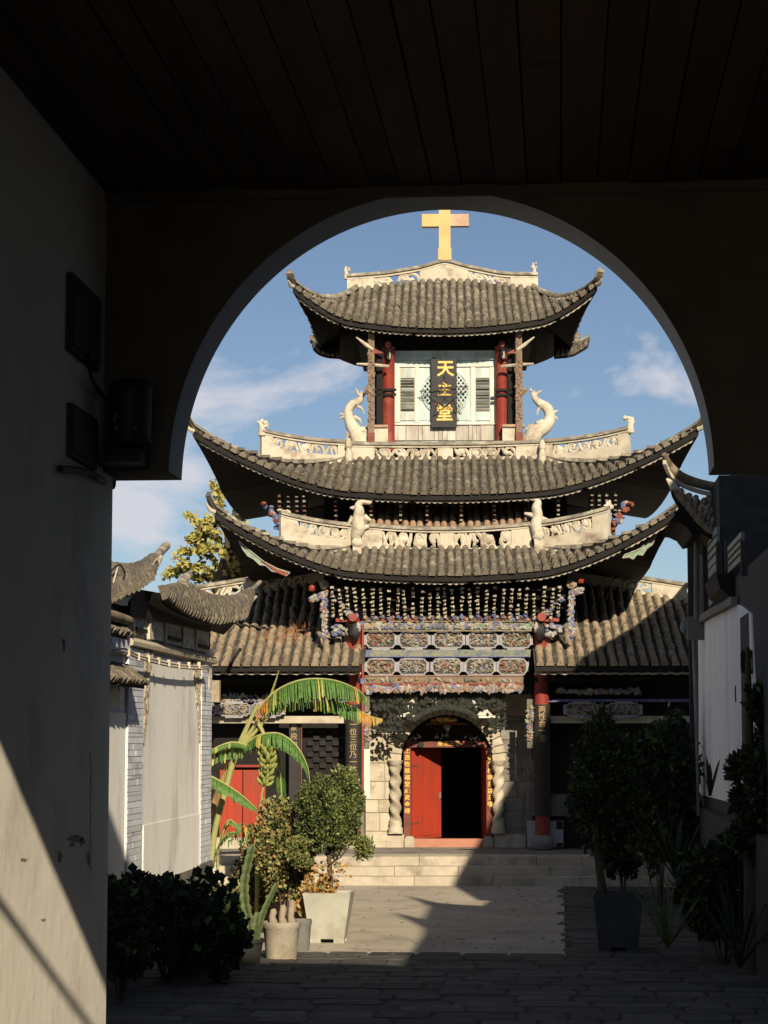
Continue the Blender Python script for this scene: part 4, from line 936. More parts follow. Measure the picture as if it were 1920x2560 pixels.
# ================================================================ side wings of the church
def wing(sg):
    u0, u1 = (-1.885 if sg < 0 else 1.97), sg * 6.35
    lo, hi = min(u0, u1), max(u0, u1)
    rid = lambda U: 6.72 - .155 * max(0, abs(U) - 3.2)
    S = lambda U, t: Vector((U, lerp(-1.42, 2.75, t), 4.66 + (rid(U) - 4.66) * (.82 * t + .18 * t * t)))
    base = slope(church, S, lo, hi, lambda U: 1.0, spacing=.232 if sg < 0 else .237, L=.42, r=.088, rows=1, mat=tile_w, nm='wing_roof', nu=14, nt_=6)
    Sb = lambda U, t: Vector((U, lerp(6.9, 2.75, t), 4.66 + (rid(U) - 4.66) * (.82 * t + .18 * t * t)))
    slope(base, Sb, lo, hi, lambda U: 1.0, spacing=.5, rows=0, mat=tile_w, nm='rear_slope', nu=8, pans=False, tilemode=False)
    pts = [S(lerp(sg * 2.7, u1, i / 10), 1.0) for i in range(11)]
    openwork(base, pts, .36, ((0, .34), (.62, .85)) if sg > 0 else ((0, .2), (.5, .6), (.9, 1)), 5, seed=50 + sg)
    b = MB(); rr = random.Random(sg); pts = []
    for i in range(60): pts.append((lerp(u0, u1, i / 59), -1.30, 4.47 + .012 * math.sin(i * 1.9) + rr.uniform(-.005, .005)))
    b.tube(pts, .026, 5); b.build('drip_edge', lime_c, base)
    # walls, beams, boards
    fw = cbox(lo, hi, .3, .5, .55, 4.6, 'wing_wall', soff)
    cbox(lo, hi, -.55, .3, 4.3, 4.4, 'wing_ceiling', soff)
    for z0, z1, v, m in ((CW(1808, -.3), CW(1790, -.3), -.3, stone), (CW(1755, -.3), CW(1748, -.3), -.3, blue)): cbox(lo, hi, v, v + .12, z0, z1, 'wing_beam', m)
    x = 527 if sg < 0 else 1400; 
    carving('wing_relief', *( (505, 1735, 700, 1755) if sg < 0 else (1390, 1722, 1600, 1735)), -.32, 60, .07, fw, [5, 3, 4, 1, 0, 1, 0], 70 + sg, False)
    return fw
wl1 = wing(-1); wr1 = wing(1)
for cx in ((500, 585, 668) if 1 else ()): octpanel(cx, 1774, 82, 30, 60 + cx, [4, 1, 6, 1, 0, 1, 0])
for cx in (1455, 1560): octpanel(cx, 1774, 84, 30, 60 + cx, [4, 1, 6, 1, 0, 1, 0])
# left wing: red door, couplet, wall base
for x0_, x1_ in ((548, 606), (607, 664)):
    sd2 = pxb(x0_, 1925, x1_, 2095, .2, .08, 'side_door_leaf', reddoor, church)
    for k in range(3): pxb(lerp(x0_, x1_, k / 3) + 1, 1929, lerp(x0_, x1_, (k + 1) / 3) - 1, 2092, .188 - .003 * (k % 2), .02, 'door_board', reddoor, sd2)
pxb(590, 1912, 650, 1918, .16, .1, 'door_bar', red, church)
lb = pxb(722, 1800, 752, 2050, -.12, .06, 'couplet_board', board, church); tag(lb, 'black couplet board on the left wing')
for i, ch in enumerate('蒙段同心'): put_text(ch, .16, gilt, CH(735, 1820 + i * 22, -.125), lb, bold=.01)
pxb(752, 1808, 755, 2050, -.13, .05, 'red_fillet', red, lb)
pxb(500, 2095, 905, 2122, -.2, .5, 'wing_plinth', stone, church)
b = MB(); rr = random.Random(2)
for j in range(7):
    for i in range(6):
        if (i + j) % 2 == 0: p = CH(775 + i * 16, 1830 + j * 14, .2); b.box(p.x - .07, p.x + .07, .22, .3, p.z - .05, p.z + .05)
b.build('lattice_window', pm('lattice_dark', (.018, .017, .016), (.012, .012, .011), 5, .7), church)
# notice boards in the shade behind the right column
nb = pxb(1318, 2052, 1408, 2118, -.02, .05, 'notice_board', pm('notice_grey', (.42, .43, .43), (.34, .35, .35), 6, .8, .1), church); tag(nb, 'pale grey notice board behind the right column')
for x0, y0, x1, y1 in ((1391, 2053, 1407, 2073), (1391, 2107, 1407, 2117)): pxb(x0, y0, x1, y1, -.035, .012, 'notice_picture', dark, nb)
pxb(1376, 1985, 1420, 2040, .24, .04, 'window_panel', stone_d, church)
b = MB(); a_ = CH(1345, 1900, .22)
for x in (1318, 1330, 1372): pxb(x, 1900, x + 3, 2040, .25, .04, 'window_bar', stone_d, church)

# ================================================================ platform and steps
steps = empty('church_platform', CHO, ALPHA); tag(steps, kind='structure')
def course(z0, z1, v0_, v1_, u0, u1, m, seed, lo=.9, hi=1.9):
    rr = random.Random(seed); u = u0
    while u < u1:
        w_ = rr.uniform(lo, hi); e = min(u + w_, u1); b = MB(); j = rr.uniform(-.012, .012)
        b.box(u + .005, e - .005, v0_ + j, v1_, z0, z1 + rr.uniform(-.006, .006)); b.build('step_stone', m, steps); u = e
m_st = pm('step_stone', (.50, .435, .34), (.40, .35, .27), 2.5, .9, .3, 30, .1, c=(.22, .19, .15), cs=1.2)
course(-.05, .18, -4.15, -3.2, -7, 7.5, m_st, 1); course(-.05, .365, -3.75, -2.9, -7, 7.5, m_st, 2); course(-.05, .55, -3.35, -2.3, -7, 7.5, m_st, 3)
b = MB(); b.box(-7, 7.5, -2.29, 2, -.05, .545); b.build('platform_paving', stone_d, steps)

# dry red grass sprouting on the left wing roof
rr = random.Random(77); b = MB()
for (cx, cy, n_) in ((735, 1610, 90), (700, 1625, 60), (760, 1590, 50), (672, 1612, 30), (1500, 1480, 8)):
    for k in range(n_):
        px, py = cx + rr.gauss(0, 14), cy + rr.gauss(0, 16); p = CH(px, py, -.55 + (1660 - py) * .011); d = Vector((rr.gauss(0, .08), rr.gauss(-.05, .05), rr.uniform(.12, .34))); w_ = .008
        b.add([p + Vector((-w_, 0, 0)), p + Vector((w_, 0, 0)), p + d * .6 + Vector((w_, 0, 0)), p + d], [(0, 1, 2, 3)])
dg = b.build('roof_grass', pm('red_grass', (.36, .15, .07), (.28, .13, .06), 6, .9), wl1); tag(dg, kind='stuff')
# ================================================================ white courtyard house on the left
LX = -6.5
Za = lambda x, y: (250 + x / 3.253, 1340 + y / 3.253)
Zw = lambda x, y: (250 + x / 3.8129, 1660 + y / 3.8129)
wall_w = pm('white_wall', (.86, .85, .81), (.78, .77, .73), 1.6, .92, .12, 50, 0, .4, .7, stretch=(1, 1, .35), c=(.60, .58, .54), cs=1.3)
brickm = pm('pale_blue_brick', (.68, .70, .76), (.60, .62, .69), 3, .9, .15, 40, .12, c=(.36, .37, .41), cs=.8)
mossy = pm('stained_dado', (.20, .185, .15), (.09, .088, .075), 4, .95, .4, 25, 0, .4, .62, stretch=(1, 1, .3))
house = empty('courtyard_house', (LX, 36, 0), 0, 'white walled courtyard house with pale brick pilasters and curling tile eaves', 'house')
def hb(b, nm, m, par=None, **k):
    o_ = Vector((LX, 36, 0)); b.v = [tuple(Vector(x) - o_) for x in b.v]; return b.build(nm, m, par or house, **k)
yE = atX(532, 1800, LX).y
b = MB(); b.box(LX - 2.0, LX - .03, 20, yE, 0, 4.7); hw_ = hb(b, 'wall', wall_w)
yP0, yP1 = atX(356, 1900, LX).y, atX(497, 1900, LX).y
def yx(px): return atX(px, 1900, LX).y
b = MB(); b.box(LX - .03, LX + .02, 20, yE + .02, 0, .77); hb(b, 'dado', mossy)
# plaster panels, lower one a separate coat
zs = atX(420, 2050, LX).z
b = MB(); b.box(LX - .03, LX + .01, yP0, yP1, zs, 4.35); hb(b, 'plaster_panel', wall_w)
b = MB(); b.box(LX - .03, LX + .022, yP0 + .06, yP1 + .02, .74, zs); hb(b, 'plaster_panel', wall_w)
b = MB(); b.box(LX - .03, LX + .006, 20, yx(312), .80, 3.4); hb(b, 'plaster_panel', wall_w)
b = MB(); b.box(LX - .03, LX + .03, yP1 - .03, yP1 + .03, .8, 4.2); hb(b, 'edge_board', ptwhite)
# brick pilasters, brick by brick
mort = pm('white_mortar', (.82, .81, .78), (.74, .73, .70), 5, .9, .2)
rr = random.Random(8)
for a0, a1 in ((yx(315), yx(354)), (yx(500), yx(525))):
    b = MB(); b.box(LX - .03, LX + .018, a0, a1, .7, 4.4); pil = hb(b, 'brick_pilaster', mort)
    z = .78
    while z < 4.32:
        h_ = rr.choice([.095, .1, .09]) * (1 if rr.random() < .8 else .6); y = a0
        cuts = [a0, a1] if rr.random() < .72 else [a0, lerp(a0, a1, rr.uniform(.35, .65)), a1]
        for c0, c1 in zip(cuts, cuts[1:]):
            q = MB(); q.box(LX + .01, LX + .024 + rr.uniform(0, .006), c0 + .008, c1 - .008, z + .006, z + h_ - .006); o_ = hb(q, 'brick', brickm, None); o_.parent = pil
        z += h_
# eroded carved corners of the plaster panel
for px0, px1 in ((356, 378), (474, 497)):
    b = MB()
    for k in range(70):
        t = rr.random(); y0_, y1_ = yx(px0), yx(px1); w_ = (1 - t) ** .7; yy = (y0_ + (y1_ - y0_) * w_ * rr.random()) if px0 < 400 else (y1_ - (y1_ - y0_) * w_ * rr.random())
        b.blob((LX + .02, yy, lerp(4.35, 3.0, t * t)), .02, .07, rr.uniform(.05, .12), 0, 6, 4, .4)
    hb(b, 'corner_relief', stone)
# moulding and conduit under the painted frieze
P = [Vector((LX + .02, y, 4.44)) for y in (yx(316), 34, 37, 39.5, yE)]
b = MB(); b.sweep(P, [(-.02, -.03), (.06, -.01), (.07, .05), (.03, .11), (-.02, .11)]); hb(b, 'moulding', stone)
def fixx(px, py, dx): return atX(px, py, LX + dx)
for off in (0, .045):
    pts = [fixx(*q, .16) - Vector((0, 0, off)) for q in (Za(70, 945), Za(150, 925), Za(210, 920), Za(300, 965), Za(420, 1000), Za(560, 1035), Za(700, 1055), Za(820, 1062), Za(882, 1070))]
    pts.append(pts[-1] + Vector((0, .06, -.35)))
    b = MB(); b.tube(catmull(pts, 4), .018, 6); hb(b, 'conduit', stone, smooth=True)
for i in range(8):
    p = fixx(*Za(230 + 82 * i, 935 + (i > 0) * 14 + 18 * min(i, 5)), .17); b = MB(); b.box(p.x - .02, p.x + .03, p.y - .025, p.y + .025, p.z - .08, p.z + .03); hb(b, 'conduit_clip', lime_c)
# painted frieze panels with frames
ink = pm('ink_painting', (.58, .55, .47), (.20, .20, .19), 7, .9, .1, 30, 0, .50, .66)
xs_ = [320, 361, 402, 446, 480, 517]
for i in range(5):
    y0_, y1_ = yx(xs_[i]), yx(xs_[i + 1]); b = MB(); b.box(LX - .03, LX + .03, y0_ + .1, y1_ - .04, 4.60, 5.05); pn = hb(b, 'frieze_panel', ink)
    b = MB(); b.box(LX - .03, LX + .07, y0_ - .02, y0_ + .1, 4.58, 5.15); o_ = hb(b, 'frieze_post', lime_c); o_.parent = pn
    if i % 2 == 0:
        b = MB(); b.box(LX + .0, LX + .08, y0_ + .2, y1_ - .25, 4.66, 4.72); o_ = hb(b, 'frieze_slot', soff); o_.parent = pn
b = MB(); b.box(LX - 2, LX - .06, 20, yE, 4.7, 5.25); hb(b, 'upper_wall', soff)
b = MB(); b.box(LX - .03, LX + .05, 25, yx(313), 4.28, 4.62); hb(b, 'brick_band', brickm)
b = MB(); b.box(LX - .03, LX + .06, 25, yx(316), 5.0, 5.3); hb(b, 'upper_block', wall_w)
b = MB(); b.box(LX - .03, LX + .09, 25, yx(319), 5.3, 5.42); hb(b, 'red_band', orng)
# curling tile roofs
def curl_roof(eave, ridge, Xe, Xr, nm, n=14, r=.125, Zs=4.95, ridge_r=.06, horn=None):
    E = catmull([atX(x, y, Xe) for x, y in eave], 8); Rg = catmull([atX(x, y, Xr) for x, y in ridge], 8)
    o_ = Vector((LX, 36, 0)); E = [p - o_ for p in E]; Rg = [p - o_ for p in Rg]
    L_ = sum((E[i + 1] - E[i]).length for i in range(len(E) - 1))
    S = lambda U, t: along(E, U / L_).lerp(along(Rg, U / L_), t)
    base = slope(house, S, 0, L_, lambda U: 1.0, spacing=.32, L=.5, r=r, pans=False, rows=2, mat=tile, nm=nm, nu=20, nt_=4, thick=.1)
    b = MB(); b.tube([p + Vector((0, 0, .06)) for p in Rg], ridge_r, 8); b.sweep([p for p in Rg], [(-.07, -.08), (.07, -.08), (.07, 0), (-.07, 0)]); b.build('roof_ridge', [cope], base, True)
    b = MB(); n_ = len(E); vs = []
    for p in E: vs += [p + Vector((-.04, 0, -.10)), Vector((-.06, p.y, min(p.z - .12, Zs + .1)))]
    b.add(vs, [(2 * i, 2 * i + 1, 2 * i + 3, 2 * i + 2) for i in range(n_ - 1)]); b.build('eave_soffit', soff, base)
    return base
ra = curl_roof([(225, 1492), (262, 1488), (300, 1474), (340, 1460), (372, 1442)], [(225, 1420), (262, 1424), (300, 1428), (345, 1424), (385, 1402)], LX + .34, LX + .1, 'near_eave_roof', ridge_r=.065)
rc = curl_roof([(398, 1478), (430, 1506), (480, 1531), (540, 1546), (605, 1533)], [(462, 1470), (490, 1488), (530, 1501), (580, 1502), (625, 1482)], LX + .30, LX + .08, 'far_eave_roof', ridge_r=.06)
def horn(pts, X, rads, par, m=cope):
    o_ = Vector((LX, 36, 0)); P = catmull([atX(x, y, X) - o_ for x, y in pts], 6); k = len(P); b = MB()
    b.tube(P, [lerp(rads[0], rads[1], i / (k - 1)) for i in range(k)], 10); return b.build('ridge_horn', m, par, True)
horn([(300, 1428), (345, 1424), (380, 1403), (403, 1378), (416, 1364)], LX + .1, (.065, .07), ra)
horn([(446, 1472), (452, 1462), (463, 1446), (472, 1438)], LX + .05, (.09, .075), rc)
horn([(580, 1502), (610, 1490), (632, 1472), (650, 1455)], LX + .08, (.06, .045), rc)
horn([(600, 1530), (620, 1510), (640, 1492)], LX + .2, (.08, .03), rc, lime)
horn([(355, 1455), (375, 1436), (398, 1400), (402, 1392)], LX + .25, (.07, .03), ra, lime)
# two small tiled hoods on the wall
def hood(px0, px1, ye, yt, d, nm, big=False):
    z0, z1 = atX(px1, ye, LX + d).z, atX(px1, yt, LX).z; y0_, y1_ = atX(px0, ye, LX + d).y, atX(px1, ye, LX + d).y; o_ = Vector((LX, 36, 0))
    S = lambda U, t: Vector((lerp(d, 0, t), y0_ + U - 36, lerp(z0, z1, t)))
    base = slope(house, S, 0, y1_ - y0_, lambda U: 1.0, spacing=.16, L=.25, r=.062, rows=2, mat=tile, nm=nm, nu=8, nt_=3, thick=.08)
    rr = random.Random(px1); b = MB()
    for k in range(90):
        y = lerp(y0_, y1_, rr.random()) - 36; x = d * rr.uniform(.2, 1.02); z = z0 - .05; P = [Vector((x, y, z + rr.uniform(0, .2)))]
        for j in range(3): P.append(P[-1] + Vector((rr.uniform(-.03, .04), rr.uniform(-.06, .06), rr.uniform(-.10, .03))))
        b.tube(P, .004, 3, cap=False)
    dg = b.build('dry_grass', pm('dry_grass', (.13, .10, .06), (.22, .18, .10), 9, .9), base); tag(dg, kind='stuff')
    return base
hood(200, 361, 1709, 1678, .30, 'tile_hood'); h1 = hood(200, 318, 1586, 1556, .32, 'tile_hood')
b = MB(); b.tube([atX(210, 1520, LX + .35), atX(270, 1536, LX + .35), atX(322, 1552, LX + .33)], [.085, .085, .07], 9); hb(b, 'hood_ridge', tile_w, h1, smooth=True)
# loose black cable and rods over the near roof
b = MB(); b.tube(catmull([atX(x, y, LX + .4) for x, y in ((255, 1450), (280, 1425), (300, 1412), (312, 1440), (285, 1475), (270, 1480))], 4), .012, 5); hb(b, 'roof_cable', dark)
b = MB(); b.tube([atX(294, 1418, LX + .4), atX(280, 1470, LX + .42), atX(272, 1490, LX + .42)], .012, 5); hb(b, 'support_rod', lime_c)
b = MB(); b.tube([atX(393, 1396, LX + .3), atX(375, 1420, LX + .35)], .014, 5); hb(b, 'support_rod', stone)
# box and downpipe at the far end
a_ = atX(528, 1725, LX + .02); b = MB(); b.box(LX - .1, LX + .12, yE, yE + .16, atX(528, 1755, LX).z, atX(528, 1700, LX).z); hb(b, 'meter_box', cream)
b = MB(); b.tube([(LX + .05, yE - .05, .1), (LX + .05, yE - .05, .62)], .03, 8); hb(b, 'downpipe', lime_c)

b = MB(); b.add([(LX - .15, 20, 5.2), (LX - .15, yE, 5.2), (LX - 4.2, yE, 6.6), (LX - 4.2, 20, 6.6), (LX - 6.5, 20, 5.2), (LX - 6.5, yE, 5.2)], [(0, 1, 2, 3), (3, 2, 5, 4), (0, 3, 4), (1, 5, 2), (0, 4, 5, 1)]); hb(b, 'unseen_roof_slab', tile_w)  # unseen roof slab added to block sky light from the left

b = MB(); P = [atX(x, y, LX + .05) for x, y in ((318, 1505), (345, 1474), (390, 1482), (430, 1512), (480, 1538), (520, 1556), (520, 1580), (430, 1560), (318, 1540))]; n = len(P)
b.add([(LX + .1, p.y, p.z) for p in P] + [(LX - .7, p.y, p.z) for p in P], [tuple(range(n)), tuple(range(2 * n - 1, n - 1, -1))] + [(i, i + n, (i + 1) % n + n, (i + 1) % n) for i in range(n)]); hb(b, 'eave_beam', soff)
# ================================================================ houses on the right of the court
RX = 2.6
yC = atX(1736, 1700, RX).y
rh = empty('gabled_house', (RX, yC, 0), 0, 'white gabled house with dark timber upper floor and one sunlit tile corner', 'house')
def rb(b, nm, m, par=None, **k):
    o_ = Vector((RX, yC, 0)); b.v = [tuple(Vector(x) - o_) for x in b.v]; return b.build(nm, m, par or rh, **k)
white_s = pm('white_gable', (.84, .84, .84), (.74, .74, .735), 1.4, .92, .15, 50, 0, .4, .75, stretch=(1, 1, .3), c=(.62, .61, .60), cs=.8)
timb = pm('timber_grey', (.05, .052, .05), (.03, .032, .03), 4, .85, .2, 30)
glassy = pm('frosted_pane', (.20, .235, .24), (.12, .145, .15), 5, .45, .05, 20, 0, stretch=(1, 4, .3))
pts = [(1745, 1557), (1775, 1538), (1810, 1522), (1835, 1507), (1855, 1516), (1878, 1535), (1882, 1620), (1890, 1760), (1900, 2030), (1834, 2008), (1748, 1986)]
P = [atX(x, y, RX) for x, y in pts]; b = MB(); n = len(P)
b.add([tuple(p) for p in P] + [(p.x + .3, p.y, p.z) for p in P], [tuple(range(n))[::-1], tuple(range(n, 2 * n))] + [(i, (i + 1) % n, (i + 1) % n + n, i + n) for i in range(n)]); rb(b, 'gable_wall', white_s)
b = MB(); b.box(RX + .02, RX + 6, 24, yC, 0, 5.4); rb(b, 'side_wall', timb)
b = MB(); b.box(RX + .02, RX + 5, 36, yC, 5.4, 7.3); rb(b, 'upper_wall', timb)
zt_ = atX(1748, 1990, RX).z
b = MB(); b.box(RX - .12, RX + .02, 24, yC, 0, zt_ - .15); rb(b, 'low_wall', timb)
b = MB(); b.sweep([atX(x, y, RX - .05) for x, y in ((1740, 1562), (1772, 1542), (1808, 1524), (1836, 1508))], [(-.05, -.02), (.05, -.02), (.05, .10), (-.05, .10)]); rb(b, 'verge_moulding', stone_d)
# corner post and frame
b = MB(); b.box(RX - .1, RX + .1, yC - .12, yC + .05, 0, 7.2); rb(b, 'corner_post', timb)
for px, y0_, y1_ in ((1763, 1352, 1545), (1797, 1352, 1520), (1818, 1350, 1440), (1858, 1350, 1440)):
    a, c = atX(px, y1_, RX - .03), atX(px, y0_, RX - .03); b = MB(); b.box(RX - .06, RX + .03, a.y - .08, a.y + .08, a.z, c.z); rb(b, 'frame_post', timb)
for (x0, y0_, x1, y1_) in ((1770, 1352, 1795, 1430), (1820, 1372, 1856, 1438), (1772, 1432, 1797, 1520)):
    a, c = atX(x1, y1_, RX - .02), atX(x0, y0_, RX - .02); b = MB(); b.box(RX - .03, RX + .02, a.y, c.y, atX(x0, y1_, RX).z, atX(x0, y0_, RX).z); pn = rb(b, 'window_pane', glassy)
    for k in range(1, 4):
        b = MB(); z = lerp(atX(x0, y1_, RX).z, atX(x0, y0_, RX).z, k / 4); b.box(RX - .045, RX - .025, a.y, c.y, z - .012, z + .012); o_ = rb(b, 'glazing_bar', timb); o_.parent = pn
b = MB(); b.tube([atX(1741, 1355, RX - .16), atX(1741, 1548, RX - .16)], .045, 8); rb(b, 'drainpipe', stone_d, smooth=True)
b = MB(); b.tube([atX(1733, 1600, RX - .16), atX(1741, 1830, RX - .14), atX(1746, 2040, RX - .14)], .028, 8); rb(b, 'drainpipe', pm('zinc', (.25, .27, .27), (.19, .2, .2), 5, .6), smooth=True)
p = atX(1732, 1572, RX - .2); b = MB(); b.box(p.x - .1, p.x + .2, p.y - .1, p.y + .1, p.z - .2, p.z + .22); rb(b, 'junction_box', stone_d)
p = atX(1715, 1568, RX - .28); b = MB(); b.lathe([(.03, -.12), (.09, -.08), (.11, .0), (.09, .08), (.05, .12)], 10, p); b.tube([p, p + Vector((.3, .1, -.02))], .02, 6); rb(b, 'wall_lamp', glassy, smooth=True)
b = MB(); p = atX(1838, 1735, RX - .01); b.box(RX - .012, RX, p.y - .05, p.y + .05, p.z - .12, p.z + .12); rb(b, 'wall_crack', timb)
# sunlit roof corner
Yr = 37.0
def zr(x, y): return (1660 + x / 6.146, 1120 + y / 6.146)
eave = [zr(120, 640), zr(190, 770), zr(330, 930), zr(460, 1090), zr(560, 1190), zr(690, 1280), zr(900, 1330), zr(1300, 1380)]
ridge = [zr(40, 380), zr(110, 560), zr(260, 690), zr(480, 790), zr(700, 830), zr(930, 850), zr(1150, 860), zr(1500, 860)]
E = catmull([atY(*q, Yr) for q in eave], 5); Q = catmull([atY(*q, Yr + 1.0) for q in ridge], 5); o_ = Vector((RX, yC, 0)); E = [p - o_ for p in E]; Q = [p - o_ for p in Q]
L_ = sum((E[i + 1] - E[i]).length for i in range(len(E) - 1))
base = slope(rh, lambda U, t: along(E, U / L_).lerp(along(Q, min(1, U / L_ * .92 + .03 + t * .05)), t), 0, L_, lambda U: 1.0, spacing=.15, L=.2, r=.066, rows=3, mat=tile_w, nm='corner_roof', nu=16, nt_=5, thick=.12)
hp = [atY(*zr(*q), Yr + .3 + .1 * i) - o_ for i, q in enumerate(((5, 95), (40, 190), (100, 300), (230, 420), (420, 510), (650, 575), (870, 605), (1200, 625)))]
b = MB(); H = catmull(hp, 5); k = len(H); b.tube(H, [.045 + .04 * min(1, i / 10) for i in range(k)], 9); b.sweep([p - Vector((0, 0, .12)) for p in H], [(-.03, -.05), (.03, -.05), (.03, .02), (-.03, .02)], 1); b.build('hip_ridge', [tile_w, lime_c], base, True)
b = MB(); q = [atY(*zr(*w), Yr + .1) - o_ for w in ((40, 470), (90, 520), (150, 600), (230, 700))]; b.tube(q, [.02, .05, .07, .06], 7); b.build('tip_ornament', lime_c, base, True)
# dark body under that corner: soffit brackets reaching the corner post
b = MB(); poly = [atY(*zr(*w), Yr + .6) for w in ((240, 880), (330, 960), (480, 1110), (700, 1290), (1000, 1340), (1400, 1400), (1600, 1450), (1600, 2212), (1200, 1600), (900, 1500), (700, 1400), (600, 1290), (430, 1330), (330, 1200), (200, 1140), (80, 1130), (150, 1050))]
b.prism([(p.x, p.z) for p in poly], Yr + .6, Yr + 3.5); rb(b, 'eave_soffit', soff)
# lower dark eave and swooping rafters
b = MB(); poly = [atY(*q, 33.0) for q in ((1790, 1432), (1830, 1437), (1862, 1446), (1925, 1455), (1930, 1540), (1880, 1532), (1850, 1515), (1832, 1498), (1800, 1470))]
b.prism([(p.x, p.z) for p in poly], 33, 35.5); rb(b, 'lower_eave', soff)
b = MB(); b.tube(catmull([atY(*q, 32.9) for q in ((1855, 1432), (1880, 1439), (1912, 1446))], 4), .022, 6); b.tube(catmull([atY(*q, 32.9) for q in ((1878, 1508), (1900, 1500), (1925, 1470))], 4), .02, 6); rb(b, 'eave_edge', stone_d)
# nearer dark pier with window, rail and rounded sign
b = MB(); a = atY(1881, 2060, 30.5); c = atY(1990, 1530, 30.5); b.box(a.x, c.x + 2, 30.5, 32, 0, c.z); pier = rb(b, 'dark_pier', timb)
for x0, y0_, x1, y1_ in ((1889, 1545, 1900, 1552), (1893, 1555, 1901, 1600), (1911, 1548, 1925, 1608)):
    a, c = atY(x0, y1_, 30.45), atY(x1, y0_, 30.45); b = MB(); b.box(a.x, c.x, 30.44, 30.52, a.z, c.z); o2 = rb(b, 'window_pane', glassy); o2.parent = pier
a = atY(1881, 1622, 30.4); b = MB()
for k in range(4): b.box(a.x, a.x + .11, 30.3, 30.45, a.z + .02 * k, a.z + .02 * k + .013)
o2 = rb(b, 'pier_capital', stone_d); o2.parent = pier
def rrect(x0, y0, x1, y1, r, Y, d, n=6):
    a, c = atY(x0, y1, Y), atY(x1, y0, Y); P = []
    for cx, cz, s in ((c.x - r, c.z - r, 0), (a.x + r, c.z - r, 90), (a.x + r, a.z + r, 180), (c.x - r, a.z + r, 270)):
        P += [(cx + r * math.cos(R(s + 90 * i / n)), cz + r * math.sin(R(s + 90 * i / n))) for i in range(n + 1)]
    b = MB(); b.prism(P, Y, Y + d); return b
sign = rrect(1853, 1624, 1935, 1684, .05, 30.0, .12).build('bulb_sign', dark); tag(sign, 'black rounded sign edged with small white bulbs on the right pier', 'sign')
for x, y in ((1861, 1628), (1868, 1627), (1875, 1627), (1882, 1626), (1864, 1680), (1872, 1681), (1886, 1682)):
    p = atY(x, y, 30.0); b = MB(); b.blob((p.x, p.y - .005, p.z), .009, .006, .010, 0, 7, 4); b.build('bulb', lime_c, sign)
p0, p1 = atY(1869, 1674, 29.97), atY(1887, 1647, 29.97); b = MB(); b.box(p0.x, p1.x, 29.96, 30.0, p0.z, p1.z); b.build('sign_face', stone_d, sign)
# taller rows beyond the right edge, whose roofs shade the court
def row_house(nm, label, y0, y1, x0, ridge, zr_, ze):
    t = empty(nm, (x0, (y0 + y1) / 2, 0), 0, label, 'house'); yc = (y0 + y1) / 2
    b = MB(); b.box(0, 5.2, y0 - yc, y1 - yc, 0, ze); b.build('wall', white_s, t)
    b = MB(); b.add([(-.7, y0 - yc - .3, ze - .1), (-.7, y1 - yc + .3, ze - .1), (5.8, y1 - yc + .3, ze - .1), (5.8, y0 - yc - .3, ze - .1)] + [(4.0 - x0, y - yc, z) for y, z in ridge], [(0, 3, 2, 1)] + [(0, 1) + tuple(3 + 1 + i for i in range(len(ridge) - 1, -1, -1)), (2, 3) + tuple(4 + i for i in range(len(ridge))), (0, 4, 3), (1, 2, 3 + len(ridge))]); b.build('roof', tile, t)
    return t
row_house('row_house', 'tall right-hand row house whose horned ridge shades the court', 13, 22.0, 3.3, [(12.7, 10.5), (16.3, 10.9), (17.2, 12.2), (17.7, 11.1), (20.4, 11.2), (21.2, 12.35), (21.6, 11.0), (22.3, 10.4)], 11, 8.4)
row_house('row_house', 'tall right-hand row house with a straight ridge', 27.0, 38.0, 4.0, [(26.7, 11.0), (38.3, 11.0)], 11, 8.6)
row_house('row_house', 'lower right-hand link house between two taller rows', 22.3, 26.7, 3.4, [(22.0, 9.6), (27.0, 9.2)], 9, 7.4)

row_house('row_house', 'dark rear roof beyond the gabled house', 40.5, 49.0, 3.9, [(38.5, 10.9), (44, 9.6), (51.0, 8.3)], 9, 6.9)
# ================================================================ things on the passage wall
def gX(px, py, d=0.0): return atX(px, py, GX + d)
blk = pm('matt_black', (.012, .013, .013), (.018, .019, .019), 5, .55, .1)
bxm = pm('dark_grey_box', (.020, .026, .026), (.027, .033, .033), 3, .7, .08)
def wallbox(x0, y0, x1, y1, d, nm, label):
    a, c = gX(x0, y1), gX(x1, y0); base = Vector((GX, (a.y + c.y) / 2, a.z)); b = MB()
    b.box(0, d, a.y - base.y, c.y - base.y, 0, gX(x0, y0).z - a.z); o = b.build(nm, bxm); o.location = base
    q = MB(); q.box(d, d + .012, a.y - base.y + .02, c.y - base.y - .02, .03, gX(x0, y0).z - a.z - .03); q.build('lid', bxm, o)
    return tag(o, label, 'box')
wallbox(163, 678, 236, 875, .035, 'electric_box', 'tall dark electric box high on the passage wall with cable leaving below')
wallbox(165, 1005, 232, 1140, .03, 'electric_box', 'squat dark electric box on the passage wall below the searchlight cable')
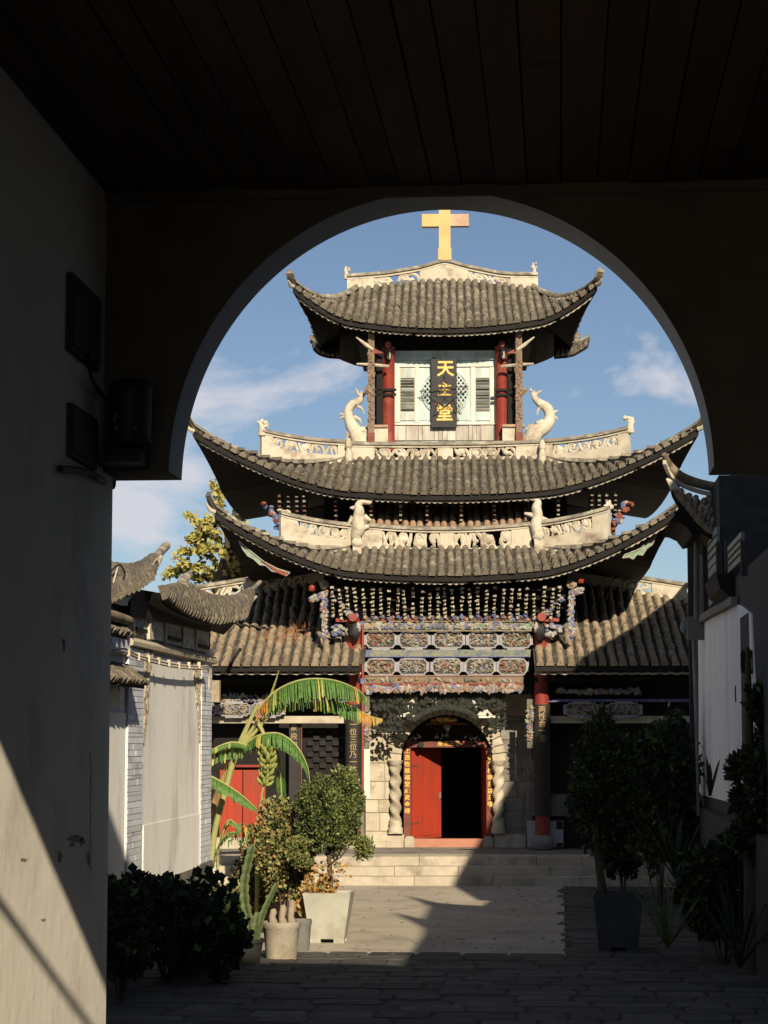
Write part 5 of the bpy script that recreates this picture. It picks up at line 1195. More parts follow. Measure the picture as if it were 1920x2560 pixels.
# searchlight on a bracket
Ys = GY0 - .28
cx, cy = 325, 1020; c = atY(cx, cy, Ys); s = Ys / F
lt = empty('searchlight', (c.x, Ys, c.z), 0, 'black hooded searchlight on a yoke beside the arch', 'light')
b = MB(); b.lathe([(52 * s, -86 * s), (55 * s, -60 * s), (56 * s, 20 * s), (58 * s, 50 * s), (50 * s, 66 * s), (30 * s, 74 * s)], 22); b.build('housing', blk, lt, True)
b = MB(); b.lathe([(54 * s, -92 * s), (58 * s, -88 * s), (58 * s, -80 * s), (54 * s, -78 * s)], 22); b.build('rim', blk, lt, True)
for sg in (-1, 1):
    b = MB(); b.tube([(sg * 38 * s, 0, -88 * s), (sg * 36 * s, 0, -112 * s)], .012, 6); b.build('yoke_arm', blk, lt)
b = MB(); b.box(-36 * s, 36 * s, -.03, .03, -120 * s, -106 * s); b.build('yoke_bar', blk, lt)
for x, y in ((-26, -28), (-30, -38), (-24, -58), (26, -60)):
    b = MB(); b.blob((x * s, -54 * s, y * s), .008, .006, .008); b.build('bolt', stone_d, lt)
b = MB(); b.box(-110 * s, 30 * s, -.02, .26, -140 * s, -120 * s); b.build('shelf_arm', blk, lt)
b = MB(); pts = [gX(222, 875, .05), gX(224, 905, .06), gX(228, 940, .1), atY(252, 985, GY0 - .2), atY(280, 1010, Ys)]; b.tube(catmull(pts, 6), .012, 6); o = b.build('cable', blk, smooth=True, origin=pts[0]); tag(o, 'black cable looping from the electric box to the searchlight', 'cable')
b = MB(); pts = [atY(282, 1185, GY1 + .03), atY(282, 1208, GY1 + .03), atY(279, 1217, GY1 + .03), atY(270, 1215, GY1 + .0), gX(245, 1195, .03), gX(215, 1180, .03), gX(150, 1172, .03)]
b.tube(catmull(pts, 5), .02, 8); o = b.build('pipe', blk, smooth=True, origin=pts[0]); tag(o, 'thin dark pipe with an elbow under the arch shelf', 'pipe')

# scuffs and a settlement crack in the passage plaster
scm = pm('scuff_grey', (.20, .19, .165), (.30, .28, .24), 9, .95, .3)
rr = random.Random(19)
for (px, py, w_, h_) in ((188, 2095, 22, 14), (180, 2112, 10, 8), (205, 2105, 8, 12), (150, 2140, 8, 20), (222, 2150, 5, 22), (60, 2150, 12, 6), (160, 1610, 6, 22), (110, 2300, 7, 5)):
    P = []
    for k in range(11):
        a = 6.283 * k / 11; r_ = rr.uniform(.45, 1.1); p = gX(px + w_ * r_ * math.cos(a), py + h_ * r_ * math.sin(a), .0015); P.append(p)
    b = MB(); b.add(P, [tuple(range(11))]); o_ = Vector((GC, GY0, 1.4)); b.v = [tuple(Vector(x) - o_) for x in b.v]; b.build('wall_scuff', scm, gate)
P = [gX(226 + rr.uniform(-2, 2), y, .0018) for y in range(1880, 2175, 14)]
b = MB(); b.tube(P, .0025, 4); b.v = [tuple(Vector(x) - Vector((GC, GY0, 1.4))) for x in b.v]; b.build('plaster_crack', scm, gate)
# ================================================================ plants and pots
def leafmat(nm, a, b, rnd=0.0, rough=.6):
    m = pm(nm, a, b, 12, rough, .1, 60, rnd, .3, .7)
    p = m.node_tree.nodes['Principled BSDF']
    try: p.inputs['Transmission Weight'].default_value = 0.0
    except Exception: pass
    return m
g_cyp = leafmat('cypress_green', (.065, .10, .026), (.12, .15, .04))
g_cyp2 = leafmat('cypress_light', (.16, .18, .055), (.22, .23, .075))
g_olive = leafmat('olive_leaf', (.16, .16, .05), (.30, .26, .09))
g_dry = leafmat('dry_leaf', (.30, .17, .06), (.38, .24, .10))
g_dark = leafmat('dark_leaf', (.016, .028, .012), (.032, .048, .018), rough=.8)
g_ban = leafmat('banana_leaf_green', (.045, .11, .022), (.10, .20, .04))
g_bany = leafmat('banana_leaf_yellow', (.33, .31, .06), (.42, .36, .09))
g_bano = leafmat('banana_leaf_orange', (.50, .24, .05), (.42, .18, .04))
g_gin = leafmat('ginkgo_yellow', (.42, .345, .085), (.35, .30, .09))
g_gin2 = leafmat('ginkgo_green', (.26, .28, .06), (.33, .32, .07))
g_cac = leafmat('cactus_green', (.07, .10, .04), (.12, .15, .06))
bark = pm('bark', (.10, .075, .05), (.06, .045, .03), 8, .95, .6, 30, stretch=(1, 1, .3))
stemy = leafmat('banana_stem', (.36, .34, .13), (.26, .27, .09))

def leaves(b, pts, size, mats_w, rr, aspect=.5, up=.3, fold=True):
    for p, n in pts:
        d = Vector((rr.gauss(0, 1), rr.gauss(0, 1), rr.gauss(0, 1) + up)) + n * 1.2
        if d.length < .01: continue
        d.normalize(); s = size * rr.choice((rr.uniform(.4, .9), rr.uniform(.7, 1.3), rr.uniform(1.0, 1.9))); w = d.cross(Vector((rr.gauss(0, 1), rr.gauss(0, 1), rr.gauss(0, 1)))).normalized() * s * aspect
        mi = rr.choices(range(len(mats_w)), mats_w)[0]; q = p + d * s; m = p + d * s * .5
        b.add([p, m + w, q, m - w], [(0, 1, 2, 3)], mi)
def crown(nm, c, rx, ry, rz, n, size, mats, wts, seed, parent, clumps=26, cr=.34, aspect=.45, up=.5, shell=.75, low=0.0):
    """many small leaves gathered in clumps of uneven size, with gaps between"""
    rr = random.Random(seed); b = MB(); cl = []
    for i in range(clumps):
        d = Vector((rr.gauss(0, 1), rr.gauss(0, 1), rr.gauss(0, 1))).normalized(); k = shell * rr.uniform(.55, 1.12)
        cl.append((Vector((d.x * rx * k, d.y * ry * k, d.z * rz * k)), cr * rr.uniform(.55, 1.25), d))
    tot = sum(q[1] ** 2 for q in cl)
    for p0, r0, d0 in cl:
        pts = []
        for j in range(int(n * r0 * r0 / tot)):
            e = Vector((rr.gauss(0, 1), rr.gauss(0, 1), rr.gauss(0, 1))).normalized(); e2 = e * (r0 * (rr.random() ** .45)); p = Vector(c) + p0 + Vector((e2.x * rx, e2.y * ry, e2.z * rz * 1.1))
            pts.append((p, (e + d0) * .5))
        leaves(b, pts, size, wts, rr, aspect, up)
    o = b.build(nm, mats, parent); return o
def tree_at(px, py, Y=None, Z=0.0): return atZ(px, py, Z) if Y is None else atY(px, py, Y)

# ---- clipped cypress in the pale square planter
base = atZ(822, 2350); S_ = base.y / F
def planter(name, px, py, wt, wb, h, mat, label, feet=True):
    c = atZ(px, py); s = c.y / F; t = empty(name, c, 0, label, 'planter'); a, b0, hh = wt * s / 2, wb * s / 2, h * s; z0 = .06 if feet else 0
    b = MB(); q = [(-b0, -b0, z0), (b0, -b0, z0), (b0, b0, z0), (-b0, b0, z0), (-a, -a, hh), (a, -a, hh), (a, a, hh), (-a, a, hh)]
    i_ = [(-a * .88, -a * .88, hh), (a * .88, -a * .88, hh), (a * .88, a * .88, hh), (-a * .88, a * .88, hh), (-a * .86, -a * .86, hh - .07), (a * .86, -a * .86, hh - .07), (a * .86, a * .86, hh - .07), (-a * .86, a * .86, hh - .07)]
    b.add(q + i_, [(3, 2, 1, 0), (0, 1, 5, 4), (1, 2, 6, 5), (2, 3, 7, 6), (3, 0, 4, 7), (4, 5, 9, 8), (5, 6, 10, 9), (6, 7, 11, 10), (7, 4, 8, 11), (8, 9, 13, 12), (9, 10, 14, 13), (10, 11, 15, 14), (11, 8, 12, 15)]); b.build('body', mat, t)
    b = MB(); b.add(i_[4:], [(0, 1, 2, 3)]); b.build('soil', pm('dry_soil', (.14, .085, .05), (.09, .055, .035), 20, .95, .6, 60) if 'dry_soil' not in MATS else MATS['dry_soil'], t)
    if feet:
        for sx in (-1, 1):
            for sy in (-1, 1):
                b = MB(); b.box(sx * b0 - (.0 if sx < 0 else b0 * .62), sx * b0 + (b0 * .62 if sx < 0 else 0), sy * b0 - (.0 if sy < 0 else b0 * .5), sy * b0 + (b0 * .5 if sy < 0 else 0), -.01, z0 + .002); b.build('foot', mat, t)
    return t, c, s, hh
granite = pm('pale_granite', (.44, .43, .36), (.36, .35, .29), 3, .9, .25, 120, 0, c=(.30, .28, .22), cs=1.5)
pl_, c_, s_, h_ = planter('stone_planter', 822, 2354, 118, 84, 122, granite, 'pale granite square planter holding the sunlit cypress')
tr = empty('cypress_tree', c_ + Vector((0, 0, h_ - .08)), 0, 'small clipped cypress growing in the sunlit granite planter', 'tree')
b = MB(); hz = 200 * s_; b.tube([(0, 0, 0), (.02, .0, .25), (.0, .02, .55), (-.03, 0, hz * .75)], [.05, .045, .035, .02], 9)
rr = random.Random(12)
for k in range(12):
    a = rr.uniform(0, 6.28); z = rr.uniform(.45, .95); L_ = rr.uniform(.25, .5); b.tube([(0, 0, z), (math.cos(a) * L_ * .5, math.sin(a) * L_ * .5, z + .12), (math.cos(a) * L_, math.sin(a) * L_, z + .35)], [.018, .012, .005], 5)
b.build('trunk', bark, tr, True)
crown('crown', (0, 0, 212 * s_), 92 * s_, 92 * s_, 138 * s_, 26000, .042, [g_cyp, g_cyp2, g_dark], [5, 3, 3], 5, tr, 58, .23, .28, 1.3)
crown('side_spray', (88 * s_, -.1, 118 * s_), 40 * s_, 30 * s_, 34 * s_, 1800, .04, [g_cyp, g_cyp2, g_olive], [3, 4, 2], 6, tr, 9, .5, .28, .6)
crown('side_spray', (-66 * s_, -.1, 110 * s_), 48 * s_, 40 * s_, 46 * s_, 3000, .04, [g_cyp, g_cyp2, g_olive], [3, 3, 3], 7, tr, 12, .45, .28, .6)
# withered creeper on the trunk
b = MB(); rr = random.Random(3); pts = []
for k in range(260):
    z = rr.uniform(0, .55); a = rr.uniform(0, 6.28); r_ = rr.uniform(.05, .12) + (.25 * rr.random() if z > .3 else 0); pts.append((Vector((r_ * math.cos(a), r_ * math.sin(a), z)), Vector((math.cos(a), math.sin(a), 0))))
leaves(b, pts, .05, [4, 2, 1], rr, .5, -.5); cre = b.build('creeper', [g_dry, g_bano, g_olive]); cre.location = c_ + Vector((0, 0, h_ - .07)); tag(cre, 'withered orange creeper leaves around the cypress trunk', 'creeper')

# ---- banana
bY = 42.6; s_ = bY / F
bp = atY(545, 2160, bY); bp.z = 0
ban = empty('banana_plant', bp, 0, 'banana plant with arching torn leaves and a hanging green bunch', 'banana plant')
def bl(px, py, dy=0.0): return atY(px, py, bY + dy) - bp
def bleaf(rib, width, wts, seed, droop=.75, n=34, tear=.35, near=1.0, far=.8, tip=0, root=0):
    rr = random.Random(seed); P = catmull(rib, 8); b = MB(); L_ = len(P)
    for i in range(n):
        s0, s1 = i / n, (i + (1 - tear * rr.random() * .5)) / n
        wd = width * (math.sin(math.pi * min(1, (.06 + .94 * s0)) ** .75) ** .55) * rr.uniform(.86, 1.06)
        p0, p1 = along(P, s0), along(P, s1); t = (p1 - p0).normalized()
        side = t.cross(Vector((0, 0, 1)))
        side = side.normalized() if side.length > .05 else Vector((0, -1, 0))
        if i % 3 == 0 or rr.random() < .25: mi = rr.choices(range(3), [.4, 2, 3] if (i / n < root or i / n > 1 - tip) else wts)[0]
        for sg, amt in ((1, near), (-1, far)):
            d = side * sg; v = [p0, p1]; kk = 4; dr = droop * rr.uniform(.85, 1.15); tw = rr.uniform(-.06, .06)
            q0, q1 = p0, p1
            for j in range(1, kk + 1):
                ang = dr * (j / kk) * 1.7; st = d * math.cos(ang) + Vector((0, 0, -math.sin(ang))) + t * (tw + .10)
                q0 = q0 + st * wd * amt / kk; q1 = q1 + st * wd * amt / kk * rr.uniform(.97, 1.03); v += [q0, q1]
            b.add(v, [(2 * j, 2 * j + 1, 2 * j + 3, 2 * j + 2) for j in range(kk)], mi)
    b.tube(P, [lerp(.03, .008, i / (L_ - 1)) for i in range(L_)], 6, 3)
    return b.build('leaf', [g_ban, g_bany, g_bano, stemy], ban)
# stems
for P in ([bl(522, 2240), bl(535, 2090), bl(560, 1990), bl(585, 1900), bl(612, 1850)],):
    b = MB(); b.tube(catmull(P, 6), .06, 10); b.build('stem', stemy, ban, True)
b = MB(); b.tube(catmull([bl(500, 2260, .4), bl(512, 2100, .4), bl(540, 2000, .3), bl(575, 1905, .2)], 5), [.085 - .001 * i for i in range(16)], 10); b.build('stem', pm('banana_sheath', (.42, .27, .11), (.20, .12, .05), 6, .8, .2, 30, 0, stretch=(1, 1, .3)), ban, True)
for (x0, y0, x1, y1, x2, y2) in ((592, 1872, 615, 1820, 640, 1768), (600, 1868, 640, 1810, 668, 1785), (606, 1866, 645, 1822, 672, 1792), (598, 1870, 622, 1810, 645, 1762)):
    b = MB(); b.tube(catmull([bl(x0, y0, -.05), bl(x1, y1, -.05), bl(x2, y2, -.05)], 5), [.045 - .002 * i for i in range(11)], 7); b.build('petiole', stemy, ban, True)
bleaf([bl(645, 1775, -.1), bl(690, 1728, -.15), bl(755, 1700, -.15), bl(830, 1700, -.1), bl(890, 1722, -.05), bl(915, 1745)], .58, [9, 1.2, .2], 1, .85, 84, .5, root=.12)
bleaf([bl(655, 1775, .1), bl(720, 1742, .2), bl(800, 1740, .2), bl(875, 1765, .15), bl(925, 1790, .1), bl(957, 1798, .1)], .40, [6, 1, 0], 2, .95, 76, .8, tip=.34)
bleaf([bl(620, 1865, -.15), bl(580, 1856, -.3), bl(535, 1872, -.4), bl(500, 1900, -.5)], .46, [9, 1, 0], 3, 1.1, 40, .15, 1.0, .3)
bleaf([bl(615, 1862, -.1), bl(650, 1838, -.2), bl(700, 1835, -.25), bl(742, 1866, -.3), bl(768, 1915, -.3), bl(775, 1960, -.3)], .40, [9, 1, 0], 4, .9, 52, .4, .9, .9)
bleaf([bl(500, 1930, -.6), bl(545, 1950, -.6), bl(600, 1985, -.55), bl(642, 2022, -.5)], .32, [9, 1, 0], 5, .9, 16, .1, 1.0, .6)
bleaf([bl(670, 1770, .2), bl(680, 1730, .2), bl(690, 1700, .2), bl(697, 1676, .2)], .10, [8, 1, 0], 6, .5, 10, .1)
bleaf([bl(690, 1860, .3), bl(700, 1930, .35), bl(705, 2000, .4), bl(710, 2040, .4)], .22, [6, 1, 1], 8, .8, 14, .5)
bleaf([bl(540, 2150, -.3), bl(560, 2070, -.3), bl(575, 2050, -.35), bl(600, 2070, -.4)], .16, [9, 1, 0], 9, .8, 12, .2)
bleaf([bl(545, 2200, -.3), bl(545, 2120, -.3), bl(570, 2085, -.35), bl(600, 2080, -.4)], .14, [6, 3, 0], 10, .8, 10, .2)
# fruit
st_ = catmull([bl(640, 1800, -.1), bl(657, 1830, -.15), bl(668, 1870, -.2), bl(668, 1930, -.2), bl(655, 1985, -.2), bl(650, 2060, -.2)], 5)
b = MB(); b.tube(st_, [.045 - .0013 * i for i in range(len(st_))], 7); bunch = b.build('fruit_stalk', stemy, ban, True)
gf = leafmat('green_banana', (.20, .24, .06), (.29, .31, .09)); fb_ = MB()
P = [Vector((0, 0, 0)), Vector((.05, 0, .01)), Vector((.095, 0, .04)), Vector((.12, 0, .085))]
fb_.tube(catmull(P, 3), [.008, .019, .024, .026, .026, .025, .023, .018, .014, .006], 6); FM = fb_.mesh('banana_fruit', gf, True)
rr = random.Random(6)
for row in range(7):
    z0 = along(st_, lerp(.42, .72, row / 6)); nf = 9
    for k in range(nf):
        a = 2 * math.pi * (k + .5 * (row % 2)) / nf + rr.uniform(-.15, .15); sc = rr.uniform(1.6, 2.0) * (1 - .05 * row)
        inst(FM, 'banana_fruit', Matrix.Translation(z0) @ Matrix.Rotation(a, 4, 'Z') @ Matrix.Rotation(R(rr.uniform(-25, 15)), 4, 'Y') @ Matrix.Scale(sc, 4), bunch)
b = MB(); q = st_[-1]; b.blob(q + Vector((0, 0, -.05)), .035, .035, .075, 0, 8, 6); b.build('flower_bud', pm('bud_purple', (.08, .02, .025), (.05, .015, .02), 5), bunch, True)

# ---- pots
def roundpot(px, py, w, h, mat, label, lip=1.06, taper=.82):
    c = atZ(px, py); s = c.y / F; r_ = w * s / 2; hh = h * s; t = empty('round_pot', c, 0, label, 'pot')
    b = MB(); b.lathe([(r_ * taper, 0), (r_ * .98, hh * .82), (r_ * lip, hh * .86), (r_ * lip, hh), (r_ * .9, hh), (r_ * .86, hh - .06)], 24, capt=False); b.build('body', mat, t, True)
    b = MB(); b.lathe([(r_ * .87, hh - .06), (.01, hh - .04)], 20, capb=False); b.build('soil', MATS['dry_soil'], t)
    return c, s, hh, r_
conc = pm('stained_concrete', (.42, .37, .29), (.31, .27, .21), 4, .95, .3, 25, 0, c=(.24, .19, .13), cs=2.5)
conc2 = pm('grey_concrete', (.20, .20, .18), (.14, .14, .125), 4, .95, .3, 25)
terra = pm('terracotta', (.40, .20, .12), (.30, .15, .09), 4, .9, .2, 25)
c1 = roundpot(703, 2398, 92, 92, conc, 'stained pale concrete pot with three stubby stems')
c2 = roundpot(752, 2376, 52, 76, conc2, 'grey concrete pot tucked behind the pale one')
c3 = roundpot(612, 2408, 92, 60, pm('black_pot', (.02, .02, .02), (.03, .03, .03), 5, .7), 'black pot holding the tall cactus')
for i, (dx, dy) in enumerate(((-.12, 0), (.02, -.05), (.13, .04))):
    st2 = empty('pruned_stump', c1[0] + Vector((dx, dy, c1[2] - .05)), 0, 'stubby pale pruned stump in the stained concrete pot', 'stump', 'pruned stumps in the concrete pot') if 0 else None
    b = MB(); b.tube([(0, 0, 0), (.012, 0, .07), (-.008, 0, .14), (.012, .01, .2 + .05 * i), (.0, .01, .24 + .06 * i)], [.075, .06, .048, .052, .036], 9); o = b.build('pruned_stump', pm('pale_bark', (.33, .27, .20), (.22, .175, .13), 6, .9, .5), smooth=True) if 'pale_bark' not in MATS else b.build('pruned_stump', MATS['pale_bark'], smooth=True)
    o.location = c1[0] + Vector((dx, dy, c1[2] - .07)); tag(o, ('shortest pale pruned stump in the stained concrete pot', 'middle pale pruned stump in the stained concrete pot', 'tallest pale pruned stump in the stained concrete pot')[i], 'stump', 'pruned stumps in the concrete pot')
def bush(px, py, w, h, n, mats, wts, label, seed, Y=None, size=.045, cz=None, aspect=.5, zbase=0.0, clumps=22, nm='leafy_shrub', cr=.36, stems=7):
    c = atZ(px, py) if Y is None else Vector((atY(px, py, Y).x, Y, 0)); s = c.y / F; z0 = zbase; t = empty(nm, c + Vector((0, 0, z0)), 0, label, 'shrub')
    hh = h * s; r_ = w * s / 2; rr = random.Random(seed); b = MB()
    for k in range(stems):
        a = rr.uniform(0, 6.28); e = Vector((math.cos(a) * r_ * rr.uniform(.2, .8), math.sin(a) * r_ * rr.uniform(.2, .8), hh * rr.uniform(.55, .9)))
        b.tube([(e.x * .1, e.y * .1, 0), (e.x * .45, e.y * .45, e.z * .5), e], [.014, .010, .004], 5)
    b.build('stems', bark, t)
    crown('foliage', (0, 0, hh * .6), r_, r_ * .8, hh * .42, n, size, mats, wts, seed, t, clumps, cr, aspect, .3)
    return t
bush(708, 2395, 150, 330, 9000, [g_olive, g_dry, g_dark, g_cyp2], [8, .7, 3, 1], 'tall olive leafed shrub growing between the concrete pot and cypress', 21, Y=33.6, size=.045)
bush(640, 2300, 120, 250, 5000, [g_olive, g_dark, g_dry], [5, 3, 1], 'olive green shrub beside the cactus column', 22, Y=35.2)
bush(790, 2380, 110, 190, 900, [g_dry, g_bano, g_olive], [5, 3, 2], 'thin withered orange shrub leaning towards the granite planter', 23, Y=33.2, clumps=16, cr=.3, size=.05)
bush(560, 2310, 120, 130, 2600, [g_olive, g_dark, g_cyp2], [4, 3, 2], 'low shrub with small leaves at the foot of the banana', 24, Y=34.5)
# yellowing rosette above the cactus
t = empty('yellow_shrub', (atY(640, 2200, 34.4).x, 34.4, 0), 0, 'shrub with drooping yellow strap leaves above the cactus', 'shrub'); rr = random.Random(9); b = MB(); zt_ = atY(640, 2105, 34.4).z
b.tube([(0, 0, 0), (.02, 0, zt_ * .5), (0, 0, zt_)], .03, 7, 3)
for k in range(120):
    a = rr.uniform(0, 6.28); L_ = rr.uniform(.12, .26); x0 = rr.uniform(-.42, .42); z = zt_ + rr.uniform(-.08, .28); p = Vector((x0, rr.uniform(-.15, .15), z)); d = Vector((math.cos(a), math.sin(a), 0)); w_ = d.cross(Vector((0, 0, 1))) * .022
    b.add([p - w_ * .4, p + w_ * .4, p + d * L_ * .5 + w_ + Vector((0, 0, .03)), p + d * L_ * .5 - w_ + Vector((0, 0, .03)), p + d * L_ * .75 + Vector((0, 0, -L_ * .7))], [(0, 1, 2, 3), (3, 2, 4)], rr.choices([0, 1, 2], [2, 3, 5])[0] if x0 > -.1 else rr.choice([0, 0, 2]))
b.build('leaves', [g_ban, g_bany, g_bano, stemy], t)
# cactus
t = empty('cactus', (c3[0].x, c3[0].y, c3[2] - .06), 0, 'tall ribbed cactus rising from the black pot', 'cactus'); cb = Vector((c3[0].x, c3[0].y, c3[2] - .06))
def ribbed(pts, r_):
    P = catmull([atY(x, y, c3[0].y) - cb for x, y in pts], 6); b = MB(); k = len(P); N = 8; vs = []
    for i, p in enumerate(P):
        tt = i / (k - 1); rad = r_ * (1 - .25 * tt) * (1 if i < k - 1 else .2) * (1.0 + .14 * math.sin(i * 2.1) + .05 * random.uniform(-1, 1))
        for j in range(N): a = 2 * math.pi * j / N + .4; q = rad * (1.25 if j % 2 == 0 else .55); vs.append(p + Vector((q * math.cos(a), q * math.sin(a), 0)))
    b.add(vs, [(i * N + j, i * N + (j + 1) % N, (i + 1) * N + (j + 1) % N, (i + 1) * N + j) for i in range(k - 1) for j in range(N)])
    return b.build('cactus_arm', g_cac, t)
ribbed([(628, 2352), (622, 2300), (612, 2250), (612, 2200), (622, 2150), (632, 2110)], .058); ribbed([(640, 2350), (655, 2290), (672, 2250), (694, 2205)], .042); ribbed([(634, 2352), (640, 2320), (646, 2280)], .06)

# ---- dark pots and plants in the shade on the left
for i, (px, py, w, h, lab) in enumerate(((470, 2440, 120, 100, 'shaded square-shouldered pot under the white wall holding a leafy bush'), (560, 2420, 80, 85, 'shaded pot between the black cactus pot and the wall'), (300, 2470, 120, 120, 'shaded pot standing against the dado of the white house'))):
    q = roundpot(px, py, w, h, conc2, lab)
for i, (px, py, w, h, Y, lab) in enumerate(((340, 2300, 150, 150, 31.5, 'shaded dark bush silhouetted on the white house dado'), (450, 2300, 190, 120, 31.0, 'broad shaded bush below the plaster panel'), (545, 2330, 130, 120, 31.0, 'shaded bush left of the cactus'), (420, 2400, 280, 230, 27.5, 'large shaded thicket in front of the white house'), (300, 2480, 200, 260, 25.5, 'shaded thicket next to the passage wall end'), (540, 2420, 160, 160, 27.5, 'shaded thicket in front of the cactus pot'))):
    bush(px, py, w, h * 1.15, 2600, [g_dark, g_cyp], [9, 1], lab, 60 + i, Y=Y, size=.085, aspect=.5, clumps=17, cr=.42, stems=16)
# brick planter box behind the cactus, lit red
a_, c0 = atZ(560, 2335), atZ(612, 2335); b = MB()
bx_ = empty('brick_planter', (a_.x, 36.0, 0), 0, 'low reddish brick planter behind the cactus', 'planter')
rr = random.Random(4)
for row in range(6):
    for k in range(5):
        b = MB(); x = k * .24 + (.12 if row % 2 else 0) - .2; b.box(x + .004, x + .232, -.06, .06, row * .1 + .003, row * .1 + .094); b.build('brick', terra, bx_)

# ---- shaded things on the right
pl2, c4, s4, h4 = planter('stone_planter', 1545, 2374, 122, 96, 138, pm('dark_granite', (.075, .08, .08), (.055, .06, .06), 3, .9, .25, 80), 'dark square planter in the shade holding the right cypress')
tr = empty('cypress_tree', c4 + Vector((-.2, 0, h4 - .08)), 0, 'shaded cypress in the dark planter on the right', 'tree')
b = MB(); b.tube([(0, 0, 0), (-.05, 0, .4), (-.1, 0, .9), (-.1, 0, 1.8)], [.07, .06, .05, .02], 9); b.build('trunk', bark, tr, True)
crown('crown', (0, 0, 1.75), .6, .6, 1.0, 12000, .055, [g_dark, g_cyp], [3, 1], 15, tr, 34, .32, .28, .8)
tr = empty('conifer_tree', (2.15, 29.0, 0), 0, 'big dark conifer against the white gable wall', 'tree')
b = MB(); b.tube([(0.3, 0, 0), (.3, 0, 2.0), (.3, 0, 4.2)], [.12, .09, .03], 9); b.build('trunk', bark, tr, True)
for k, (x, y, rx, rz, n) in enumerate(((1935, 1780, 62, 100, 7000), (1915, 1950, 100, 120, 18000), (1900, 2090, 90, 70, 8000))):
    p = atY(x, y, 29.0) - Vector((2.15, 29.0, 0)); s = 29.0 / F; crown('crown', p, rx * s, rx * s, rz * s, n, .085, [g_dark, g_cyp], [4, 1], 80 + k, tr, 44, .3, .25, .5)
def spiky(nm, px, py, Y, h, n, label, seed, w=.03, spread=.6, mats=None):
    c = Vector((atY(px, py, Y).x, Y, 0)); z0 = max(0, atY(px, py, Y).z); t = empty(nm, c + Vector((0, 0, z0)), 0, label, 'plant'); rr = random.Random(seed)
    for k in range(n):
        a = rr.uniform(0, 6.28); L_ = h * Y / F * rr.uniform(.6, 1.1); sp = spread * rr.uniform(.2, 1.1); d = Vector((math.cos(a), math.sin(a), 0)); sd_ = d.cross(Vector((0, 0, 1))) * w; b = MB(); vs = []
        for j in range(7):
            q = j / 6; p = d * (sp * L_ * q) + Vector((0, 0, L_ * q * (1 - .35 * sp * q))); ww = sd_ * (1 - q) ** .7 * (.5 + q); vs += [p - ww, p + ww]
        b.add(vs, [(2 * j, 2 * j + 1, 2 * j + 3, 2 * j + 2) for j in range(6)]); b.build('leaf', mats or g_dark, t)
spiky('reed_plant', 425, 2440, 26.5, 190, 22, 'shaded reed stalks standing among the dark bushes by the white house', 11, .018, .35)
spiky('reed_plant', 545, 2400, 28.5, 120, 18, 'shaded narrow leaf clump beside the cactus pot', 12, .02, .6)
spiky('reed_plant', 330, 2400, 27.0, 170, 16, 'shaded grass stalks by the end of the passage wall', 13, .018, .4)
spiky('reed_plant', 1775, 1990, 34.5, 105, 9, 'tall reed leaves against the white gable wall', 1, .05, .45)
spiky('strap_plant', 1670, 2370, 30.0, 190, 40, 'clump of long strap leaves beside the dark planter', 2, .016, .75, g_cyp)
spiky('strap_plant', 1730, 2330, 31.5, 240, 30, 'tall arching strap leaf plant before the stone block', 3, .02, .8)
spiky('strap_plant', 1690, 2200, 36.0, 200, 26, 'dim strap leaf clump at the foot of the drainpipe', 4, .035, .9)
spiky('strap_plant', 1850, 2420, 27.5, 260, 30, 'dark strap leaf clump under the big conifer', 5, .022, .8)
bush(1650, 2240, 230, 480, 11000, [g_dark, g_cyp], [6, 1], 'broad tall dark shrub massed between planter and drainpipe to deepen the shade', 90, Y=40.5, size=.09, clumps=34)  # dark foliage massed here and below to deepen the shaded right side
bush(1560, 2240, 160, 300, 5000, [g_dark, g_cyp], [6, 1], 'dark shrub massed on the platform edge behind the dark planter to deepen the shade', 92, Y=43.5, size=.09)
bush(1810, 2360, 260, 290, 8000, [g_dark, g_cyp], [4, 1], 'shaded shrub in front of the stone slab', 91, Y=30.5, size=.07)
a_ = atZ(1862, 2250); st3 = empty('stone_slab', a_, 0, 'upright pale stone slab with rounded shoulder in the shade', 'stone'); s = a_.y / F
b = MB(); b.prism([(-24 * s, 0), (22 * s, 0), (24 * s, 88 * s), (6 * s, 92 * s), (-14 * s, 80 * s), (-24 * s, 62 * s)], -.12, .12); b.build('slab', pm('slab_stone', (.28, .29, .28), (.19, .2, .195), 6, .95, .5, 20), st3)
a_ = atZ(1812, 2256); b = MB(); s = a_.y / F; b.box(-28 * s, 27 * s, -.2, .2, 0, 46 * s); b.box(-30 * s, 30 * s, -.23, .23, 46 * s, 50 * s); o = b.build('stone_block', MATS['slab_stone']); o.location = a_; tag(o, 'squared pale stone block beside the upright slab', 'stone')
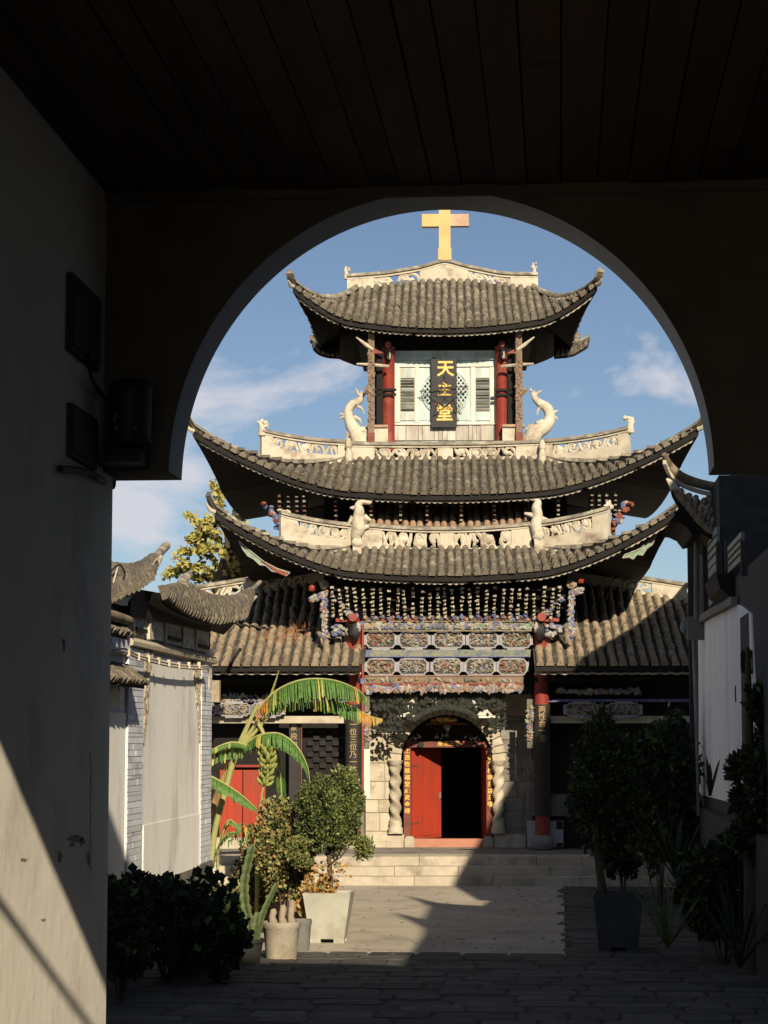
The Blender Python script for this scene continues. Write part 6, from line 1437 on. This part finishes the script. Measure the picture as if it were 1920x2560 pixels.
# ---- ginkgo behind the left wing
gY = 62.0; gp = atY(545, 1850, gY); gp.z = 0; gk = empty('ginkgo_tree', gp, 0, 'golden ginkgo tree rising behind the left wing roof', 'tree')
G = lambda x, y, d=0: atY(x, y, gY + d) - gp
b = MB(); b.tube([(0, 0, 0), G(555, 1450), G(575, 1350), G(590, 1260)], [.28, .22, .14, .05], 9)
limbs = [[(570, 1370), (555, 1280), (545, 1240), (530, 1203)], [(565, 1400), (540, 1345), (500, 1315), (468, 1285)], [(560, 1430), (520, 1390), (470, 1378), (452, 1382)], [(570, 1390), (530, 1370), (490, 1378)], [(558, 1440), (510, 1420), (470, 1415), (438, 1392)], [(560, 1445), (505, 1445), (480, 1440), (460, 1420)], [(575, 1360), (600, 1300), (615, 1270)], [(575, 1380), (620, 1350), (650, 1330)], [(545, 1300), (525, 1330), (540, 1345)], [(540, 1345), (520, 1320), (525, 1290)], [(505, 1385), (500, 1360), (515, 1330)], [(535, 1245), (560, 1230), (575, 1235)], [(560, 1440), (600, 1400), (640, 1390)], [(575, 1400), (610, 1380), (660, 1400)], [(470, 1415), (440, 1430), (412, 1438)], [(500, 1315), (490, 1345), (470, 1350)]]
for i, L_ in enumerate(limbs): b.tube(catmull([G(x, y, (i % 3 - 1) * .5) for x, y in L_], 4), [.07 - .0045 * j for j in range(4 * (len(L_) - 1) + 1)], 6)
b.build('trunk', bark, gk, True)
rr = random.Random(30); b = MB()
for i, L_ in enumerate(limbs):
    P = catmull([G(x, y, (i % 3 - 1) * .5) for x, y in L_], 6); pts = []
    for k in range(230):
        p = along(P, rr.uniform(.12, 1.0)); pts.append((p + Vector((rr.gauss(0, .06), rr.gauss(0, .08), rr.gauss(0, .06))), Vector((rr.gauss(0, 1), rr.gauss(0, 1), rr.gauss(0, 1))) * .5))
    leaves(b, pts, .10, [5, 3], rr, .5, .1)
b.build('branch_leaves', [g_gin, g_gin2], gk)
for x, y, rx, rz, n in ((620, 1420, 75, 50, 7000), (600, 1365, 34, 42, 1300), (660, 1430, 60, 45, 4000), (560, 1450, 46, 26, 1300)):
    crown('crown', G(x, y, .6), rx * gY / F, rx * gY / F * .7, rz * gY / F, n, .11, [g_gin, g_gin2], [5, 3], x, gk, 22, .34, .5, .2)

# keep the tree at thing > part > sub-part
def chain(o):
    c = [o]
    while c[-1].parent: c.append(c[-1].parent)
    return c
for o in list(bpy.data.objects):
    c = chain(o)
    if len(c) > 3:
        tgt = c[-2]; M = o.matrix_basis.copy()
        for q in c[1:]:
            if q is tgt: break
            M = q.matrix_basis @ M
        o['_to'] = tgt.name; o['_m'] = [x for r in M for x in r]
for o in list(bpy.data.objects):
    if '_to' in o:
        m = list(o['_m']); o.parent = bpy.data.objects[o['_to']]; o.matrix_basis = Matrix((m[0:4], m[4:8], m[8:12], m[12:16])); del o['_to']; del o['_m']
